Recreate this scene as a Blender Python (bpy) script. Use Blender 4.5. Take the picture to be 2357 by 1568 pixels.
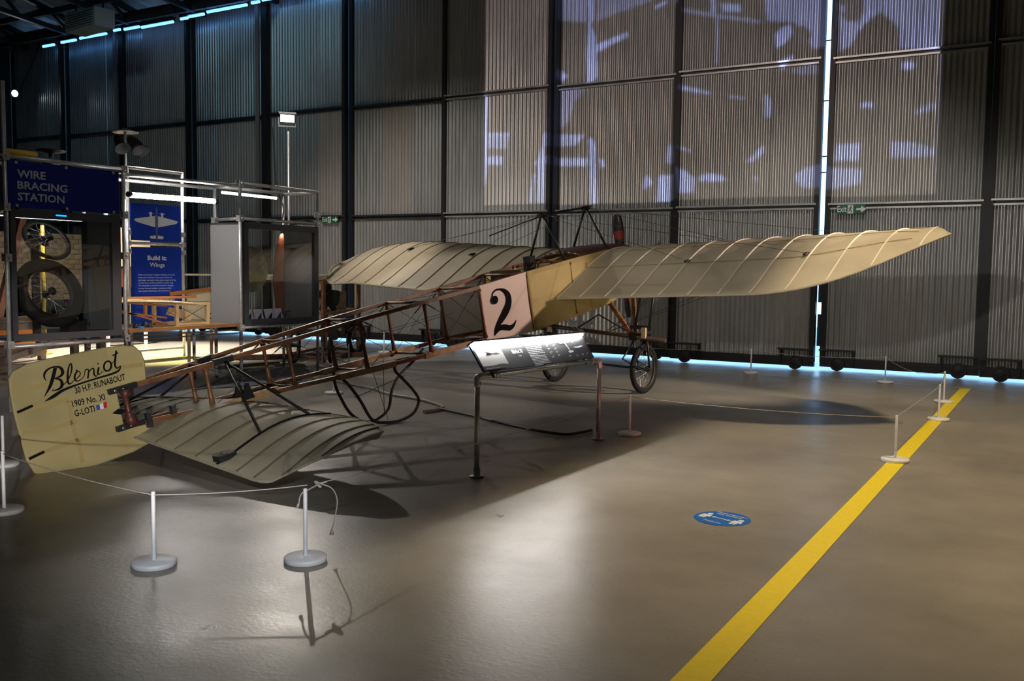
import bpy, bmesh, math, random
import numpy as np
from mathutils import Vector, Matrix
random.seed(7)
for o in list(bpy.data.objects): bpy.data.objects.remove(o)
SC=bpy.context.scene; COL=SC.collection
V=Vector; PI=math.pi
# ---------------------------------------------------------------- camera, world, exposure
cam=bpy.data.cameras.new('camera'); co=bpy.data.objects.new('camera',cam); COL.objects.link(co)
cam.sensor_fit='HORIZONTAL'; cam.sensor_width=36.0; cam.lens=36.0*2165/2357; cam.clip_end=200
def cam_axes(P=.0735,RO=.0125,TH=-.533):
    rz=lambda x,y,z:V((math.cos(TH)*x+math.sin(TH)*y,-math.sin(TH)*x+math.cos(TH)*y,z))
    fw=rz(0,math.cos(P),-math.sin(P)); u0=rz(0,math.sin(P),math.cos(P)); r0=rz(1,0,0)
    r=math.cos(RO)*r0+math.sin(RO)*u0; u=-math.sin(RO)*r0+math.cos(RO)*u0
    return r,u,fw
_r,_u,_f=cam_axes()
M=Matrix.Identity(4)
for i in range(3): M[i][0]=_r[i]; M[i][1]=_u[i]; M[i][2]=-_f[i]
M[2][3]=1.62; co.matrix_world=M; SC.camera=co
SC.view_settings.view_transform='Standard'; SC.view_settings.look='None'
SC.view_settings.exposure=0.0; SC.view_settings.gamma=1.0; SC.view_settings.use_curve_mapping=False
WORLD=bpy.data.worlds.new('daylight'); SC.world=WORLD; WORLD.use_nodes=True
WORLD.node_tree.nodes['Background'].inputs[0].default_value=(.30,.60,1,1)
WORLD.node_tree.nodes['Background'].inputs[1].default_value=4.6
# ---------------------------------------------------------------- lamps of the hall, plus added unseen fill lights
def lamp(name,kind,loc,target,energy,color,size=.1,cone=60,blend=.3,sizey=None):
    d=bpy.data.lights.new(name,kind); d.energy=energy; d.color=color
    if kind=='SPOT': d.spot_size=math.radians(cone); d.spot_blend=blend; d.shadow_soft_size=size
    elif kind=='AREA':
        d.size=size
        if sizey: d.shape='RECTANGLE'; d.size_y=sizey
    else: d.shadow_soft_size=size
    o=bpy.data.objects.new(name,d); COL.objects.link(o); o.location=loc
    if target is not None: o.rotation_euler=(V(target)-V(loc)).to_track_quat('-Z','Y').to_euler()
    return o
def gobo(o,fn):
    """fn(nt,xsocket,ysocket)->(color socket/tuple, strength socket) from tan-angle coords in the lamp's own frame"""
    d=o.data; d.use_nodes=True; nt=d.node_tree; N=nt.nodes; L=nt.links
    em=N['Emission']; tc=N.new('ShaderNodeTexCoord'); sx=N.new('ShaderNodeSeparateXYZ')
    L.new(tc.outputs['Normal'],sx.inputs[0])
    ax=N.new('ShaderNodeMath'); ax.operation='DIVIDE'; L.new(sx.outputs[0],ax.inputs[0]); L.new(sx.outputs[2],ax.inputs[1])
    ay=N.new('ShaderNodeMath'); ay.operation='DIVIDE'; L.new(sx.outputs[1],ay.inputs[0]); L.new(sx.outputs[2],ay.inputs[1])
    fn(nt,ax.outputs[0],ay.outputs[0],em)
def shutters(o,x0,x1,y0,y1,soft,h):
    """profile lamp hanging straight down at height h with four barn-door shutters (edges given on the floor, in metres)"""
    px,py=o.location.x,o.location.y
    def fn(nt,x,y,em):
        N=nt.nodes; L=nt.links; prev=None
        for sock,a,b,c in ((x,x0,x1,px),(y,y0,y1,py)):
            sf=soft[0] if sock is x else soft[1]
            for e,sg in ((a,1),(b,-1)):
                m=N.new('ShaderNodeMapRange'); m.interpolation_type='SMOOTHSTEP'; L.new(sock,m.inputs[0])
                m.inputs[1].default_value=-(e-sg*sf-c)/h; m.inputs[2].default_value=-(e+sg*sf-c)/h
                if prev is None: prev=m.outputs[0]
                else:
                    k=N.new('ShaderNodeMath'); k.operation='MULTIPLY'; L.new(prev,k.inputs[0]); L.new(m.outputs[0],k.inputs[1]); prev=k.outputs[0]
        L.new(prev,em.inputs[1])
    gobo(o,fn)
def flaps(o,lo,hi,soft):
    """upper and lower barn doors of a lamp, given as tangents from its axis"""
    def fn(nt,x,y,em):
        N=nt.nodes; L=nt.links; ms=[]
        for t,sg in ((lo,1),(hi,-1)):
            m=N.new('ShaderNodeMapRange'); m.interpolation_type='SMOOTHSTEP'; L.new(y,m.inputs[0])
            m.inputs[1].default_value=-(t-sg*soft); m.inputs[2].default_value=-(t+sg*soft); ms.append(m.outputs[0])
        k=N.new('ShaderNodeMath'); k.operation='MULTIPLY'; L.new(ms[0],k.inputs[0]); L.new(ms[1],k.inputs[1]); L.new(k.outputs[0],em.inputs[1])
    gobo(o,fn)
lamp('floodlight_beam','SPOT',(-11.02,11.44,4.02),(-2.6,7.8,0),300,(1,.92,.82),.045,57,.35)
HA=lamp('hall_lamp_right','SPOT',(.6,8.3,8.8),(.6,8.3,0),2650,(1,.79,.51),.32,130,.4); HA.rotation_euler=(0,0,0); shutters(HA,-3.35,6,3.6,14.3,(.20,1.6),8.8)
lamp('fill_right_wing','SPOT',(-4.5,-1.5,8.8),(-3.2,11.2,1.8),820,(1,.90,.78),.15,27,.9)  # unseen fill added to keep the right wing bright
HW=lamp('hall_lamp_wall','SPOT',(-2.5,-4.5,3.5),(-5.2,16.4,2.1),1300,(1,.92,.82),.10,34,.6); flaps(HW,-.09,.060,.02)
lamp('fill_doors_left','SPOT',(-10,7.5,9.0),(-12.0,16.4,-.1),2200,(1,.91,.82),.2,50,.9)  # added wall washer that lifts the lower left doors
lamp('fill_doors_right','SPOT',(-1.5,9.5,9.0),(-3.4,16.4,.2),1050,(1,.90,.76),.2,44,.7)  # added wash for the low part of the right doors
lamp('hall_lamp_booths','SPOT',(-15.4,11.4,9.2),(-15.0,11.9,0),21000,(1,.90,.76),.3,36,.7)
lamp('fill_booths','SPOT',(-3.0,5.5,9.0),(-10,8.6,1.4),170,(.9,.93,1),.15,40,.7)  # added fill so the booth boards do not go dark
lamp('fill_ambient','AREA',(-8,6,10.3),(-8,8,0),8,(1,.9,.8),6,sizey=6)  # added soft ambient fill from above
lamp('fill_upper_doors','SPOT',(-15,5.5,9.6),(-19.5,16.4,6.2),420,(.42,.80,1),.4,70,.9)  # added teal fill, stands in for blue spill on the upper doors
lamp('accent_lamp','SPOT',(2.0,12.5,3.7),(-5.7,9.6,1.25),1500,(1,.74,.62),.06,19,.6)
lamp('accent_lamp_wheels','SPOT',(2.2,12.3,3.6),(-5.3,12.2,.1),2800,(1,.84,.66),.06,24,.8)
HL=lamp('hall_lamp_low','SPOT',(6.5,-5.6,1.7),(-6.7,4.5,.80),6200,(1,.94,.86),.08,15.5,.9); flaps(HL,-.052,.045,.012)
lamp('fill_posts','SPOT',(3.5,-3.0,5.0),(-3.95,3.55,.15),2300,(.90,.94,1),.08,11,.9)  # narrow spot added to whiten the foreground barrier posts
lamp('fill_low_front','SPOT',(6.5,-5.6,1.8),(-4.9,10.9,1.0),2600,(1,.82,.62),.08,7,.9)  # added fill for the fuselage side and undercarriage under the wing
lamp('red_lamp','SPOT',(1.6,8.6,.6),(-3.9,8.4,.45),120,(1,.08,.06),.05,12,.6)
lamp('fill_left_wing','SPOT',(-8.0,8.6,9),(-9.0,11.5,1.7),1650,(1,.86,.72),.1,15,.9)  # added spot that brightens the left wing tip
lamp('fill_tail','SPOT',(-3,5,9),(-5.6,5.2,.3),260,(1,.93,.85),.1,17,.9)  # added overhead spot to brighten the tailplane
PROJ_W=8700; GX,GY=-1,-1
# ---------------------------------------------------------------- materials
MATS={}
def mat(name,col,rough=.6,metal=0.0,var=.0,scale=8.0,bump=0.0,col2=None,trans=0.0,emit=None,estr=0.0,spec=.5):
    if name in MATS: return MATS[name]
    m=bpy.data.materials.new(name); m.use_nodes=True; nt=m.node_tree; N=nt.nodes; L=nt.links
    b=N['Principled BSDF']; b.inputs['Roughness'].default_value=rough; b.inputs['Metallic'].default_value=metal
    b.inputs['Specular IOR Level'].default_value=spec
    c=(*col,1); b.inputs['Base Color'].default_value=c
    if var>0 or bump>0:
        tc=N.new('ShaderNodeTexCoord'); nz=N.new('ShaderNodeTexNoise'); nz.inputs['Scale'].default_value=scale; nz.inputs['Detail'].default_value=5
        L.new(tc.outputs['Object'],nz.inputs['Vector'])
        if var>0:
            rp=N.new('ShaderNodeValToRGB'); c2=col2 or tuple(x*(1-var) for x in col)
            rp.color_ramp.elements[0].color=(*c2,1); rp.color_ramp.elements[1].color=(*[min(1,x*(1+var*.5)) for x in col],1)
            rp.color_ramp.elements[0].position=.32; rp.color_ramp.elements[1].position=.68
            L.new(nz.outputs['Fac'],rp.inputs[0]); L.new(rp.outputs[0],b.inputs['Base Color'])
        if bump>0:
            bp=N.new('ShaderNodeBump'); bp.inputs['Strength'].default_value=bump; bp.inputs['Distance'].default_value=.01
            L.new(nz.outputs['Fac'],bp.inputs['Height']); L.new(bp.outputs[0],b.inputs['Normal'])
    if trans>0:
        t=N.new('ShaderNodeBsdfTranslucent'); t.inputs[0].default_value=c
        mx=N.new('ShaderNodeMixShader'); mx.inputs[0].default_value=trans
        L.new(b.outputs[0],mx.inputs[1]); L.new(t.outputs[0],mx.inputs[2]); L.new(mx.outputs[0],N['Material Output'].inputs[0])
    if emit:
        b.inputs['Emission Color'].default_value=(*emit,1); b.inputs['Emission Strength'].default_value=estr
    MATS[name]=m; return m
def floor_mat():
    m=bpy.data.materials.new('polished_concrete'); m.use_nodes=True; nt=m.node_tree; N=nt.nodes; L=nt.links
    b=N['Principled BSDF']; tc=N.new('ShaderNodeTexCoord')
    def noise(s,d,r=.5):
        n=N.new('ShaderNodeTexNoise'); n.inputs['Scale'].default_value=s; n.inputs['Detail'].default_value=d; n.inputs['Roughness'].default_value=r
        L.new(tc.outputs['Object'],n.inputs['Vector']); return n.outputs['Fac']
    def ramp(f,p0,c0,p1,c1):
        r=N.new('ShaderNodeValToRGB'); e=r.color_ramp.elements; e[0].position=p0; e[0].color=(*c0,1); e[1].position=p1; e[1].color=(*c1,1)
        L.new(f,r.inputs[0]); return r.outputs[0]
    def mul(a,c,f=1.0):
        x=N.new('ShaderNodeMix'); x.data_type='RGBA'; x.blend_type='MULTIPLY'; x.inputs[0].default_value=f
        L.new(a,x.inputs[6]); L.new(c,x.inputs[7]); return x.outputs[2]
    c=ramp(noise(.55,6,.6),.3,(.225,.203,.168),.7,(.345,.315,.262))
    c=mul(c,ramp(noise(3.2,8,.65),.30,(.86,.86,.86),.70,(1,1,1)))
    c=mul(c,ramp(noise(60,2),.27,(.6,.6,.6),.36,(1,1,1)),.8)
    v=N.new('ShaderNodeTexVoronoi'); v.inputs['Scale'].default_value=1.7; L.new(tc.outputs['Object'],v.inputs['Vector'])
    c=mul(c,ramp(v.outputs['Distance'],.012,(.25,.25,.25),.02,(1,1,1)),.7)
    L.new(c,b.inputs['Base Color'])
    rr=ramp(noise(1.3,6,.6),.28,(.26,)*3,.72,(.46,)*3); L.new(rr,b.inputs['Roughness'])
    bp=N.new('ShaderNodeBump'); bp.inputs['Strength'].default_value=.16; bp.inputs['Distance'].default_value=.01
    L.new(noise(38,4),bp.inputs['Height']); L.new(bp.outputs[0],b.inputs['Normal'])
    b.inputs['Specular IOR Level'].default_value=.42
    return m
def sheet_mat(name,col,rough,metal):
    m=bpy.data.materials.new(name); m.use_nodes=True; nt=m.node_tree; N=nt.nodes; L=nt.links
    b=N['Principled BSDF']; b.inputs['Metallic'].default_value=metal
    tc=N.new('ShaderNodeTexCoord'); mp=N.new('ShaderNodeMapping'); mp.inputs['Scale'].default_value=(3,3,.5)
    n=N.new('ShaderNodeTexNoise'); n.inputs['Scale'].default_value=1.6; n.inputs['Detail'].default_value=7; n.inputs['Roughness'].default_value=.7
    L.new(tc.outputs['Object'],mp.inputs[0]); L.new(mp.outputs[0],n.inputs['Vector'])
    r=N.new('ShaderNodeValToRGB'); e=r.color_ramp.elements; e[0].position=.3; e[1].position=.7
    e[0].color=(*[x*.72 for x in col],1); e[1].color=(*col,1); L.new(n.outputs['Fac'],r.inputs[0]); L.new(r.outputs[0],b.inputs['Base Color'])
    r2=N.new('ShaderNodeMapRange'); r2.inputs[3].default_value=rough-.08; r2.inputs[4].default_value=rough+.1
    L.new(n.outputs['Fac'],r2.inputs[0]); L.new(r2.outputs[0],b.inputs['Roughness'])
    return m
FLOOR=floor_mat()
SHEETS=[sheet_mat('galvanised_sheet',(.42,.44,.45),.36,.55),sheet_mat('galvanised_sheet_dull',(.38,.37,.36),.6,.3),sheet_mat('galvanised_sheet_bright',(.48,.49,.50),.30,.6)]
BLACK=mat('black_steel',(.016,.017,.02),.5,.2)
DSTEEL=mat('dark_steel',(.05,.055,.06),.5,.4,var=.3)
LSTEEL=mat('light_steel',(.50,.50,.50),.42,.7,var=.25,scale=3)
GALV=mat('galvanised_pipe',(.60,.60,.61),.36,.5,var=.2,scale=12)
WHITE=mat('white_paint',(.80,.81,.84),.45,0,var=.08,scale=14)
ROPE=mat('rope_fibre',(.46,.42,.37),.9)
WOOD=mat('varnished_ash',(.20,.085,.035),.38,0,var=.45,scale=9)
WOODL=mat('pale_ash',(.42,.27,.14),.5,0,var=.35,scale=9)
WOODD=mat('dark_wood',(.07,.035,.02),.5,0,var=.4,scale=9)
LINEN=mat('doped_linen',(.62,.55,.41),.62,0,var=.10,scale=3,bump=.05,trans=.25)
LINENY=mat('yellowed_linen',(.66,.52,.22),.62,0,var=.16,scale=3,bump=.05,trans=.3)
LINENR=mat('rudder_linen',(.60,.51,.25),.62,0,var=.22,scale=2.2,bump=.05,trans=.3)
LINENW=mat('white_panel_linen',(.82,.66,.60),.6,0,var=.06,scale=3)
TAPER=mat('rib_tape_lit',(.78,.72,.60),.6)  # right wing ribs: highlight put into the pale colour
TAPEL=mat('rib_tape_shaded',(.20,.14,.09),.7)  # left wing ribs: shade put into the dark colour
SEAM=mat('seam_tape',(.36,.27,.10),.7)  # flat brown for fabric seams and spar lines
INK=mat('black_paint',(.008,.008,.010),.9,spec=.1)
WIRE=mat('steel_wire',(.10,.10,.10),.4,.8)
TUBE=mat('black_tube',(.02,.02,.022),.4,.3)
RUBBER=mat('tyre_rubber',(.013,.0125,.012),.8,0,var=.2,scale=20,spec=.25)
CHROME=mat('nickel',(.6,.6,.6),.25,1)
NAVY=mat('navy_board',(.008,.018,.20),.6,0,spec=.2)
BLUE=mat('blue_board',(.008,.04,.42),.6,0,spec=.2)
TXT=mat('white_lettering',(.75,.78,.85),.5)
GREYP=mat('grey_case_panel',(.30,.30,.32),.5,.1)
CASEF=mat('case_frame',(.055,.058,.07),.45)
YELLOW=mat('yellow_floor_tape',(.95,.74,.010),.45,0,var=.05,scale=25)
def glass_mat():
    m=bpy.data.materials.new('case_glass'); m.use_nodes=True; N=m.node_tree.nodes; L=m.node_tree.links
    g=N.new('ShaderNodeBsdfGlossy'); g.inputs['Roughness'].default_value=.02; t=N.new('ShaderNodeBsdfTransparent'); t.inputs[0].default_value=(.93,.95,.95,1)
    mx=N.new('ShaderNodeMixShader'); mx.inputs[0].default_value=.07
    L.new(t.outputs[0],mx.inputs[1]); L.new(g.outputs[0],mx.inputs[2]); L.new(mx.outputs[0],N['Material Output'].inputs[0]); return m
GLASS=glass_mat()
# ---------------------------------------------------------------- mesh helpers
def fine(st,k=5):
    return [tuple(p) for p in smooth_path(st,k)]
class MB:
    def __init__(s): s.v=[]; s.f=[]; s.sm=[]
    def add(s,vs,fs,smooth=False):
        n=len(s.v); s.v+= [tuple(v) for v in vs]; s.f+=[tuple(i+n for i in f) for f in fs]; s.sm+=[smooth]*len(fs); return s
    def box(s,c,d,ax=None):
        c=V(c); X,Y,Z=ax if ax else (V((1,0,0)),V((0,1,0)),V((0,0,1)))
        h=[x/2 for x in d]
        vs=[c+X*(a*h[0])+Y*(b*h[1])+Z*(e*h[2]) for a in(-1,1) for b in(-1,1) for e in(-1,1)]
        return s.add(vs,[(0,1,3,2),(4,6,7,5),(0,4,5,1),(2,3,7,6),(0,2,6,4),(1,5,7,3)])
    def box2(s,a,b): return s.box([(x+y)/2 for x,y in zip(a,b)],[abs(y-x) for x,y in zip(a,b)])
    def bar(s,p,q,wd,ht,up=(0,0,1)):
        p=V(p);q=V(q);d=(q-p); L=d.length; d=d.normalized(); x=d.cross(V(up))
        if x.length<1e-4: x=d.cross(V((1,0,0)))
        x.normalize(); z=x.cross(d)
        return s.box((p+q)/2,(L,wd,ht),(d,x,z))
    def tube(s,pts,r,n=8,cap=True,closed=False):
        pts=[V(p) for p in pts]; m=len(pts); rr=r if isinstance(r,(list,tuple)) else [r]*m
        t0=(pts[1]-pts[0]).normalized(); a=t0.cross(V((0,0,1)))
        if a.length<1e-3: a=t0.cross(V((1,0,0)))
        a.normalize(); vs=[]
        for i,p in enumerate(pts):
            if closed: t=(pts[(i+1)%m]-pts[i-1])
            else: t=pts[min(i+1,m-1)]-pts[max(i-1,0)]
            t.normalize(); a=(a-t*a.dot(t))
            if a.length<1e-5: a=t.orthogonal()
            a.normalize(); b=t.cross(a)
            vs+=[p+(a*math.cos(2*PI*k/n)+b*math.sin(2*PI*k/n))*rr[i] for k in range(n)]
        fs=[]
        for i in range(m if closed else m-1):
            j=(i+1)%m
            fs+=[(i*n+k,i*n+(k+1)%n,j*n+(k+1)%n,j*n+k) for k in range(n)]
        s.add(vs,fs,True)
        if cap and not closed:
            b0=len(s.v)-m*n
            s.f+=[tuple(b0+k for k in range(n))[::-1],tuple(b0+(m-1)*n+k for k in range(n))]; s.sm+=[False,False]
        return s
    def cyl(s,p,q,r,n=16): return s.tube([p,q],r,n)
    def lathe(s,c,ax,prof,n=32,smooth=True):
        c=V(c); ax=V(ax).normalized(); a=ax.orthogonal().normalized(); b=ax.cross(a); vs=[]
        for r,h in prof: vs+=[c+ax*h+(a*math.cos(2*PI*k/n)+b*math.sin(2*PI*k/n))*r for k in range(n)]
        m=len(prof)
        return s.add(vs,[(i*n+k,i*n+(k+1)%n,(i+1)*n+(k+1)%n,(i+1)*n+k) for i in range(m-1) for k in range(n)],smooth)
    def prism(s,poly,o,ex,ey,th):
        o=V(o);ex=V(ex);ey=V(ey);nz=ex.cross(ey).normalized(); n=len(poly)
        vs=[o+ex*x+ey*y+nz*(th/2) for x,y in poly]+[o+ex*x+ey*y-nz*(th/2) for x,y in poly]
        return s.add(vs,[tuple(range(n)),tuple(range(2*n-1,n-1,-1))]+[(i,i+n,(i+1)%n+n,(i+1)%n) for i in range(n)])
    def flat(s,vs2,fs,o,ex,ey): return s.add([V(o)+V(ex)*x+V(ey)*y for x,y in vs2],fs)
    def ribbon(s,pts,o,ex,ey):
        n=len(pts); L=[];R=[]
        for i,(x,y,wd) in enumerate(pts):
            a=pts[max(i-1,0)];b=pts[min(i+1,n-1)]; tx,ty=b[0]-a[0],b[1]-a[1]; l=math.hypot(tx,ty) or 1
            nx,ny=-ty/l*wd/2,tx/l*wd/2; L.append((x+nx,y+ny));R.append((x-nx,y-ny))
        return s.flat(L+R,[(i,i+1,n+i+1,n+i) for i in range(n-1)],o,ex,ey)
    def build(s,name,m,parent=None,**tags):
        me=bpy.data.meshes.new(name); off=V((0,0,0)); p=parent
        while p is not None: off+=p.location; p=p.parent
        own=V((0,0,0))
        if parent is None and s.v:
            xs=np.array(s.v); own=V(((xs[:,0].min()+xs[:,0].max())/2,(xs[:,1].min()+xs[:,1].max())/2,xs[:,2].min()))
        k=off+own
        me.from_pydata([(v[0]-k.x,v[1]-k.y,v[2]-k.z) for v in s.v],[],s.f)
        me.polygons.foreach_set('use_smooth',s.sm); me.materials.append(m); me.update()
        o=bpy.data.objects.new(name,me); COL.objects.link(o); o.location=own
        if parent: o.parent=parent
        tag(o,**tags); return o
def tag(o,label=None,cat=None,group=None,kind=None):
    if label:o['label']=label
    if cat:o['category']=cat
    if group:o['group']=group
    if kind:o['kind']=kind
    return o
def thing(name,loc,label,cat,group=None,kind=None):
    o=bpy.data.objects.new(name,None); COL.objects.link(o); o.location=loc; o.empty_display_size=.1
    return tag(o,label,cat,group,kind)
def dup(root,delta,label=None,group=None):
    r=root.copy(); COL.objects.link(r); r.location=V(root.location)+V(delta)
    if label:r['label']=label
    if group:r['group']=group
    for ch in list(root.children):
        c=ch.copy(); COL.objects.link(c); c.parent=r
        for g in list(ch.children):
            d=g.copy(); COL.objects.link(d); d.parent=c
    return r
_TX={}
def text2d(body,bold=0.0,spacing=1.0,width=1.0):
    key=(body,bold,spacing)
    if key not in _TX:
        cu=bpy.data.curves.new('t','FONT'); cu.body=body; cu.size=1; cu.offset=bold; cu.space_character=spacing; cu.resolution_u=2
        o=bpy.data.objects.new('t',cu); COL.objects.link(o); bpy.context.view_layer.update()
        me=o.to_mesh(); vs=[(v.co.x,v.co.y) for v in me.vertices]; fs=[tuple(p.vertices) for p in me.polygons]
        o.to_mesh_clear(); bpy.data.objects.remove(o); bpy.data.curves.remove(cu); _TX[key]=(vs,fs)
    return _TX[key]
def put_text(mb,body,o,ex,ey,h,fit=None,bold=0.01,align='L'):
    vs,fs=text2d(body,bold); xs=[v[0] for v in vs]; x0,x1=min(xs),max(xs); sx=h*1.4; 
    if fit: sx=fit/(x1-x0)
    wd=(x1-x0)*sx; dx={'L':0,'C':-wd/2,'R':-wd}[align]
    mb.flat([((x-x0)*sx+dx,y*h*1.4) for x,y in vs],fs,o,ex,ey)
def word_bars(mb,lines,o,ex,ey,wd,pitch,th,seed=1):
    rnd=random.Random(seed)
    for i in range(lines):
        x=0; end=wd*(1 if i<lines-1 else .55)*rnd.uniform(.88,1)
        while x<end-.01:
            L=min(rnd.uniform(.04,.11)*wd*1.3,end-x)
            mb.flat([(x,-i*pitch),(x+L,-i*pitch),(x+L,-i*pitch+th),(x,-i*pitch+th)],[(0,1,2,3)],o,ex,ey); x+=L+.016*wd
def smooth_path(pts,k=6):
    P=[V(p) for p in pts]; out=[]
    for i in range(len(P)-1):
        a,b,c,d=P[max(i-1,0)],P[i],P[i+1],P[min(i+2,len(P)-1)]
        for j in range(k):
            t=j/k; out.append(.5*((2*b)+(c-a)*t+(2*a-5*b+4*c-d)*t*t+(3*b-a-3*c+d)*t**3))
    out.append(P[-1]); return out
X1,Y1,Z1=V((1,0,0)),V((0,1,0)),V((0,0,1))
SCRIPT_STROKES=[[(-4.58, 0.509, 0.0281), (-4.611, 0.445, 0.0281), (-4.651, 0.376, 0.0239), (-4.707, 0.312, 0.0056)], [(-4.67, 0.428, 0.0056), (-4.677, 0.455, 0.0125), (-4.671, 0.482, 0.0167), (-4.65, 0.504, 0.0167), (-4.616, 0.517, 0.0126), (-4.575, 0.517, 0.0126), (-4.54, 0.498, 0.0212), (-4.532, 0.461, 0.0256), (-4.554, 0.436, 0.0184), (-4.605, 0.428, 0.007)], [(-4.605, 0.428, 0.007), (-4.564, 0.408, 0.0184), (-4.556, 0.373, 0.0257), (-4.574, 0.345, 0.0214), (-4.611, 0.336, 0.0113), (-4.642, 0.339, 0.0056), (-4.629, 0.352, 0.0042)], [(-4.569, 0.354, 0.0057), (-4.525, 0.376, 0.0071), (-4.478, 0.425, 0.01), (-4.455, 0.478, 0.0129), (-4.455, 0.513, 0.01), (-4.476, 0.49, 0.0114), (-4.501, 0.424, 0.0171), (-4.508, 0.367, 0.0158), (-4.49, 0.357, 0.0086), (-4.453, 0.379, 0.0058)], [(-4.453, 0.379, 0.0058), (-4.421, 0.392, 0.0087), (-4.399, 0.416, 0.0087), (-4.409, 0.438, 0.0087), (-4.434, 0.427, 0.0144), (-4.451, 0.396, 0.0159), (-4.443, 0.366, 0.0116), (-4.409, 0.367, 0.0073), (-4.37, 0.394, 0.0058)], [(-4.428, 0.443, 0.013), (-4.417, 0.452, 0.013)], [(-4.37, 0.394, 0.0058), (-4.354, 0.434, 0.0087), (-4.33, 0.426, 0.0117), (-4.35, 0.363, 0.0147)], [(-4.341, 0.394, 0.0058), (-4.311, 0.427, 0.0088), (-4.287, 0.427, 0.0118), (-4.293, 0.385, 0.0147), (-4.281, 0.363, 0.0103), (-4.263, 0.377, 0.0059)], [(-4.243, 0.43, 0.0148), (-4.261, 0.384, 0.0163), (-4.245, 0.373, 0.0074), (-4.214, 0.393, 0.0059)], [(-4.247, 0.457, 0.0147), (-4.238, 0.46, 0.0148)], [(-4.151, 0.457, 0.0136), (-4.142, 0.447, 0.0152), (-4.138, 0.433, 0.0162), (-4.14, 0.416, 0.0165), (-4.147, 0.4, 0.0159), (-4.159, 0.389, 0.0147), (-4.172, 0.382, 0.0129), (-4.186, 0.383, 0.0129), (-4.196, 0.391, 0.0146), (-4.202, 0.404, 0.0158), (-4.202, 0.42, 0.0163), (-4.197, 0.436, 0.0161), (-4.187, 0.45, 0.0151), (-4.173, 0.458, 0.0135), (-4.16, 0.46, 0.0122), (-4.148, 0.455, 0.014)], [(-4.138, 0.428, 0.006), (-4.107, 0.45, 0.006)], [(-4.072, 0.529, 0.015), (-4.093, 0.47, 0.018), (-4.109, 0.413, 0.0166), (-4.097, 0.384, 0.0106), (-4.063, 0.398, 0.0061)], [(-4.112, 0.495, 0.0105), (-4.058, 0.508, 0.0105)], [(-4.063, 0.398, 0.0061), (-4.083, 0.365, 0.0152), (-4.141, 0.35, 0.0166), (-4.274, 0.345, 0.0148), (-4.422, 0.337, 0.0145), (-4.555, 0.322, 0.0215), (-4.646, 0.292, 0.0269), (-4.719, 0.271, 0.0021)]]
RUDDER_TEXT=[('30 H.P. RUNABOUT', -4.472, 0.268, -4.047, 0.274), ('1909 No. XI', -4.516, 0.17, -4.248, 0.156), ('G-LOTI', -4.515, 0.089, -4.35, 0.086)]
FLAG=[(-4.334, 0.131), (-4.304, 0.134), (-4.272, 0.136), (-4.241, 0.139), (-4.247, 0.11), (-4.275, 0.088), (-4.307, 0.088), (-4.335, 0.089)]
TWO_STROKES=[[(0.174, 0.15, 0.0127), (0.182, 0.187, 0.0158), (0.207, 0.218, 0.019), (0.261, 0.234, 0.0223), (0.325, 0.227, 0.0289), (0.392, 0.196, 0.0583), (0.439, 0.138, 0.095), (0.444, 0.071, 0.1054), (0.406, 0.0, 0.1086), (0.324, -0.075, 0.0983), (0.231, -0.147, 0.0683), (0.163, -0.21, 0.042), (0.121, -0.273, 0.0064)], [(0.125, -0.273, 0.0065), (0.185, -0.228, 0.0389), (0.251, -0.206, 0.0654), (0.323, -0.219, 0.0759), (0.398, -0.241, 0.0665), (0.471, -0.222, 0.0435), (0.528, -0.173, 0.0067)], [(0.164, 0.139, 0.0476), (0.185, 0.132, 0.1053), (0.209, 0.127, 0.1184), (0.237, 0.122, 0.1059), (0.263, 0.117, 0.0417)]]
RUDDER_OUTLINE=[(-4.917, 0.503), (-4.885, 0.543), (-4.779, 0.573), (-4.656, 0.578), (-4.434, 0.57), (-4.179, 0.561), (-4.03, 0.545), (-3.918, 0.519), (-3.875, 0.462), (-3.861, 0.382), (-3.88, 0.224), (-4.141, 0.216), (-4.181, 0.212), (-4.151, 0.173), (-4.153, -0.01), (-4.151, -0.072), (-4.191, -0.113), (-4.136, -0.107), (-3.894, -0.172), (-3.867, -0.196), (-3.895, -0.251), (-3.954, -0.296), (-4.106, -0.326), (-4.302, -0.332), (-4.563, -0.336), (-4.758, -0.314), (-4.836, -0.287), (-4.895, -0.245), (-4.93, -0.132), (-4.935, 0.084), (-4.939, 0.242), (-4.929, 0.408)]
RUDDER_BANDS=[[(-4.933, 0.416), (-4.737, 0.399), (-4.47, 0.408), (-4.178, 0.392), (-3.873, 0.362)], [(-4.93, 0.253), (-4.717, 0.242), (-4.537, 0.235)], [(-4.929, 0.083), (-4.745, 0.055), (-4.513, 0.051)], [(-4.929, -0.129), (-4.811, -0.113), (-4.612, -0.103), (-4.401, -0.102), (-4.193, -0.12)], [(-4.532, 0.226), (-4.542, 0.082), (-4.545, -0.028), (-4.533, -0.166), (-4.539, -0.291)], [(-4.162, -0.153), (-4.161, -0.223), (-4.156, -0.302)], [(-4.553, 0.545), (-4.556, 0.481)], [(-4.169, 0.555), (-4.174, 0.481)]]
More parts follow.
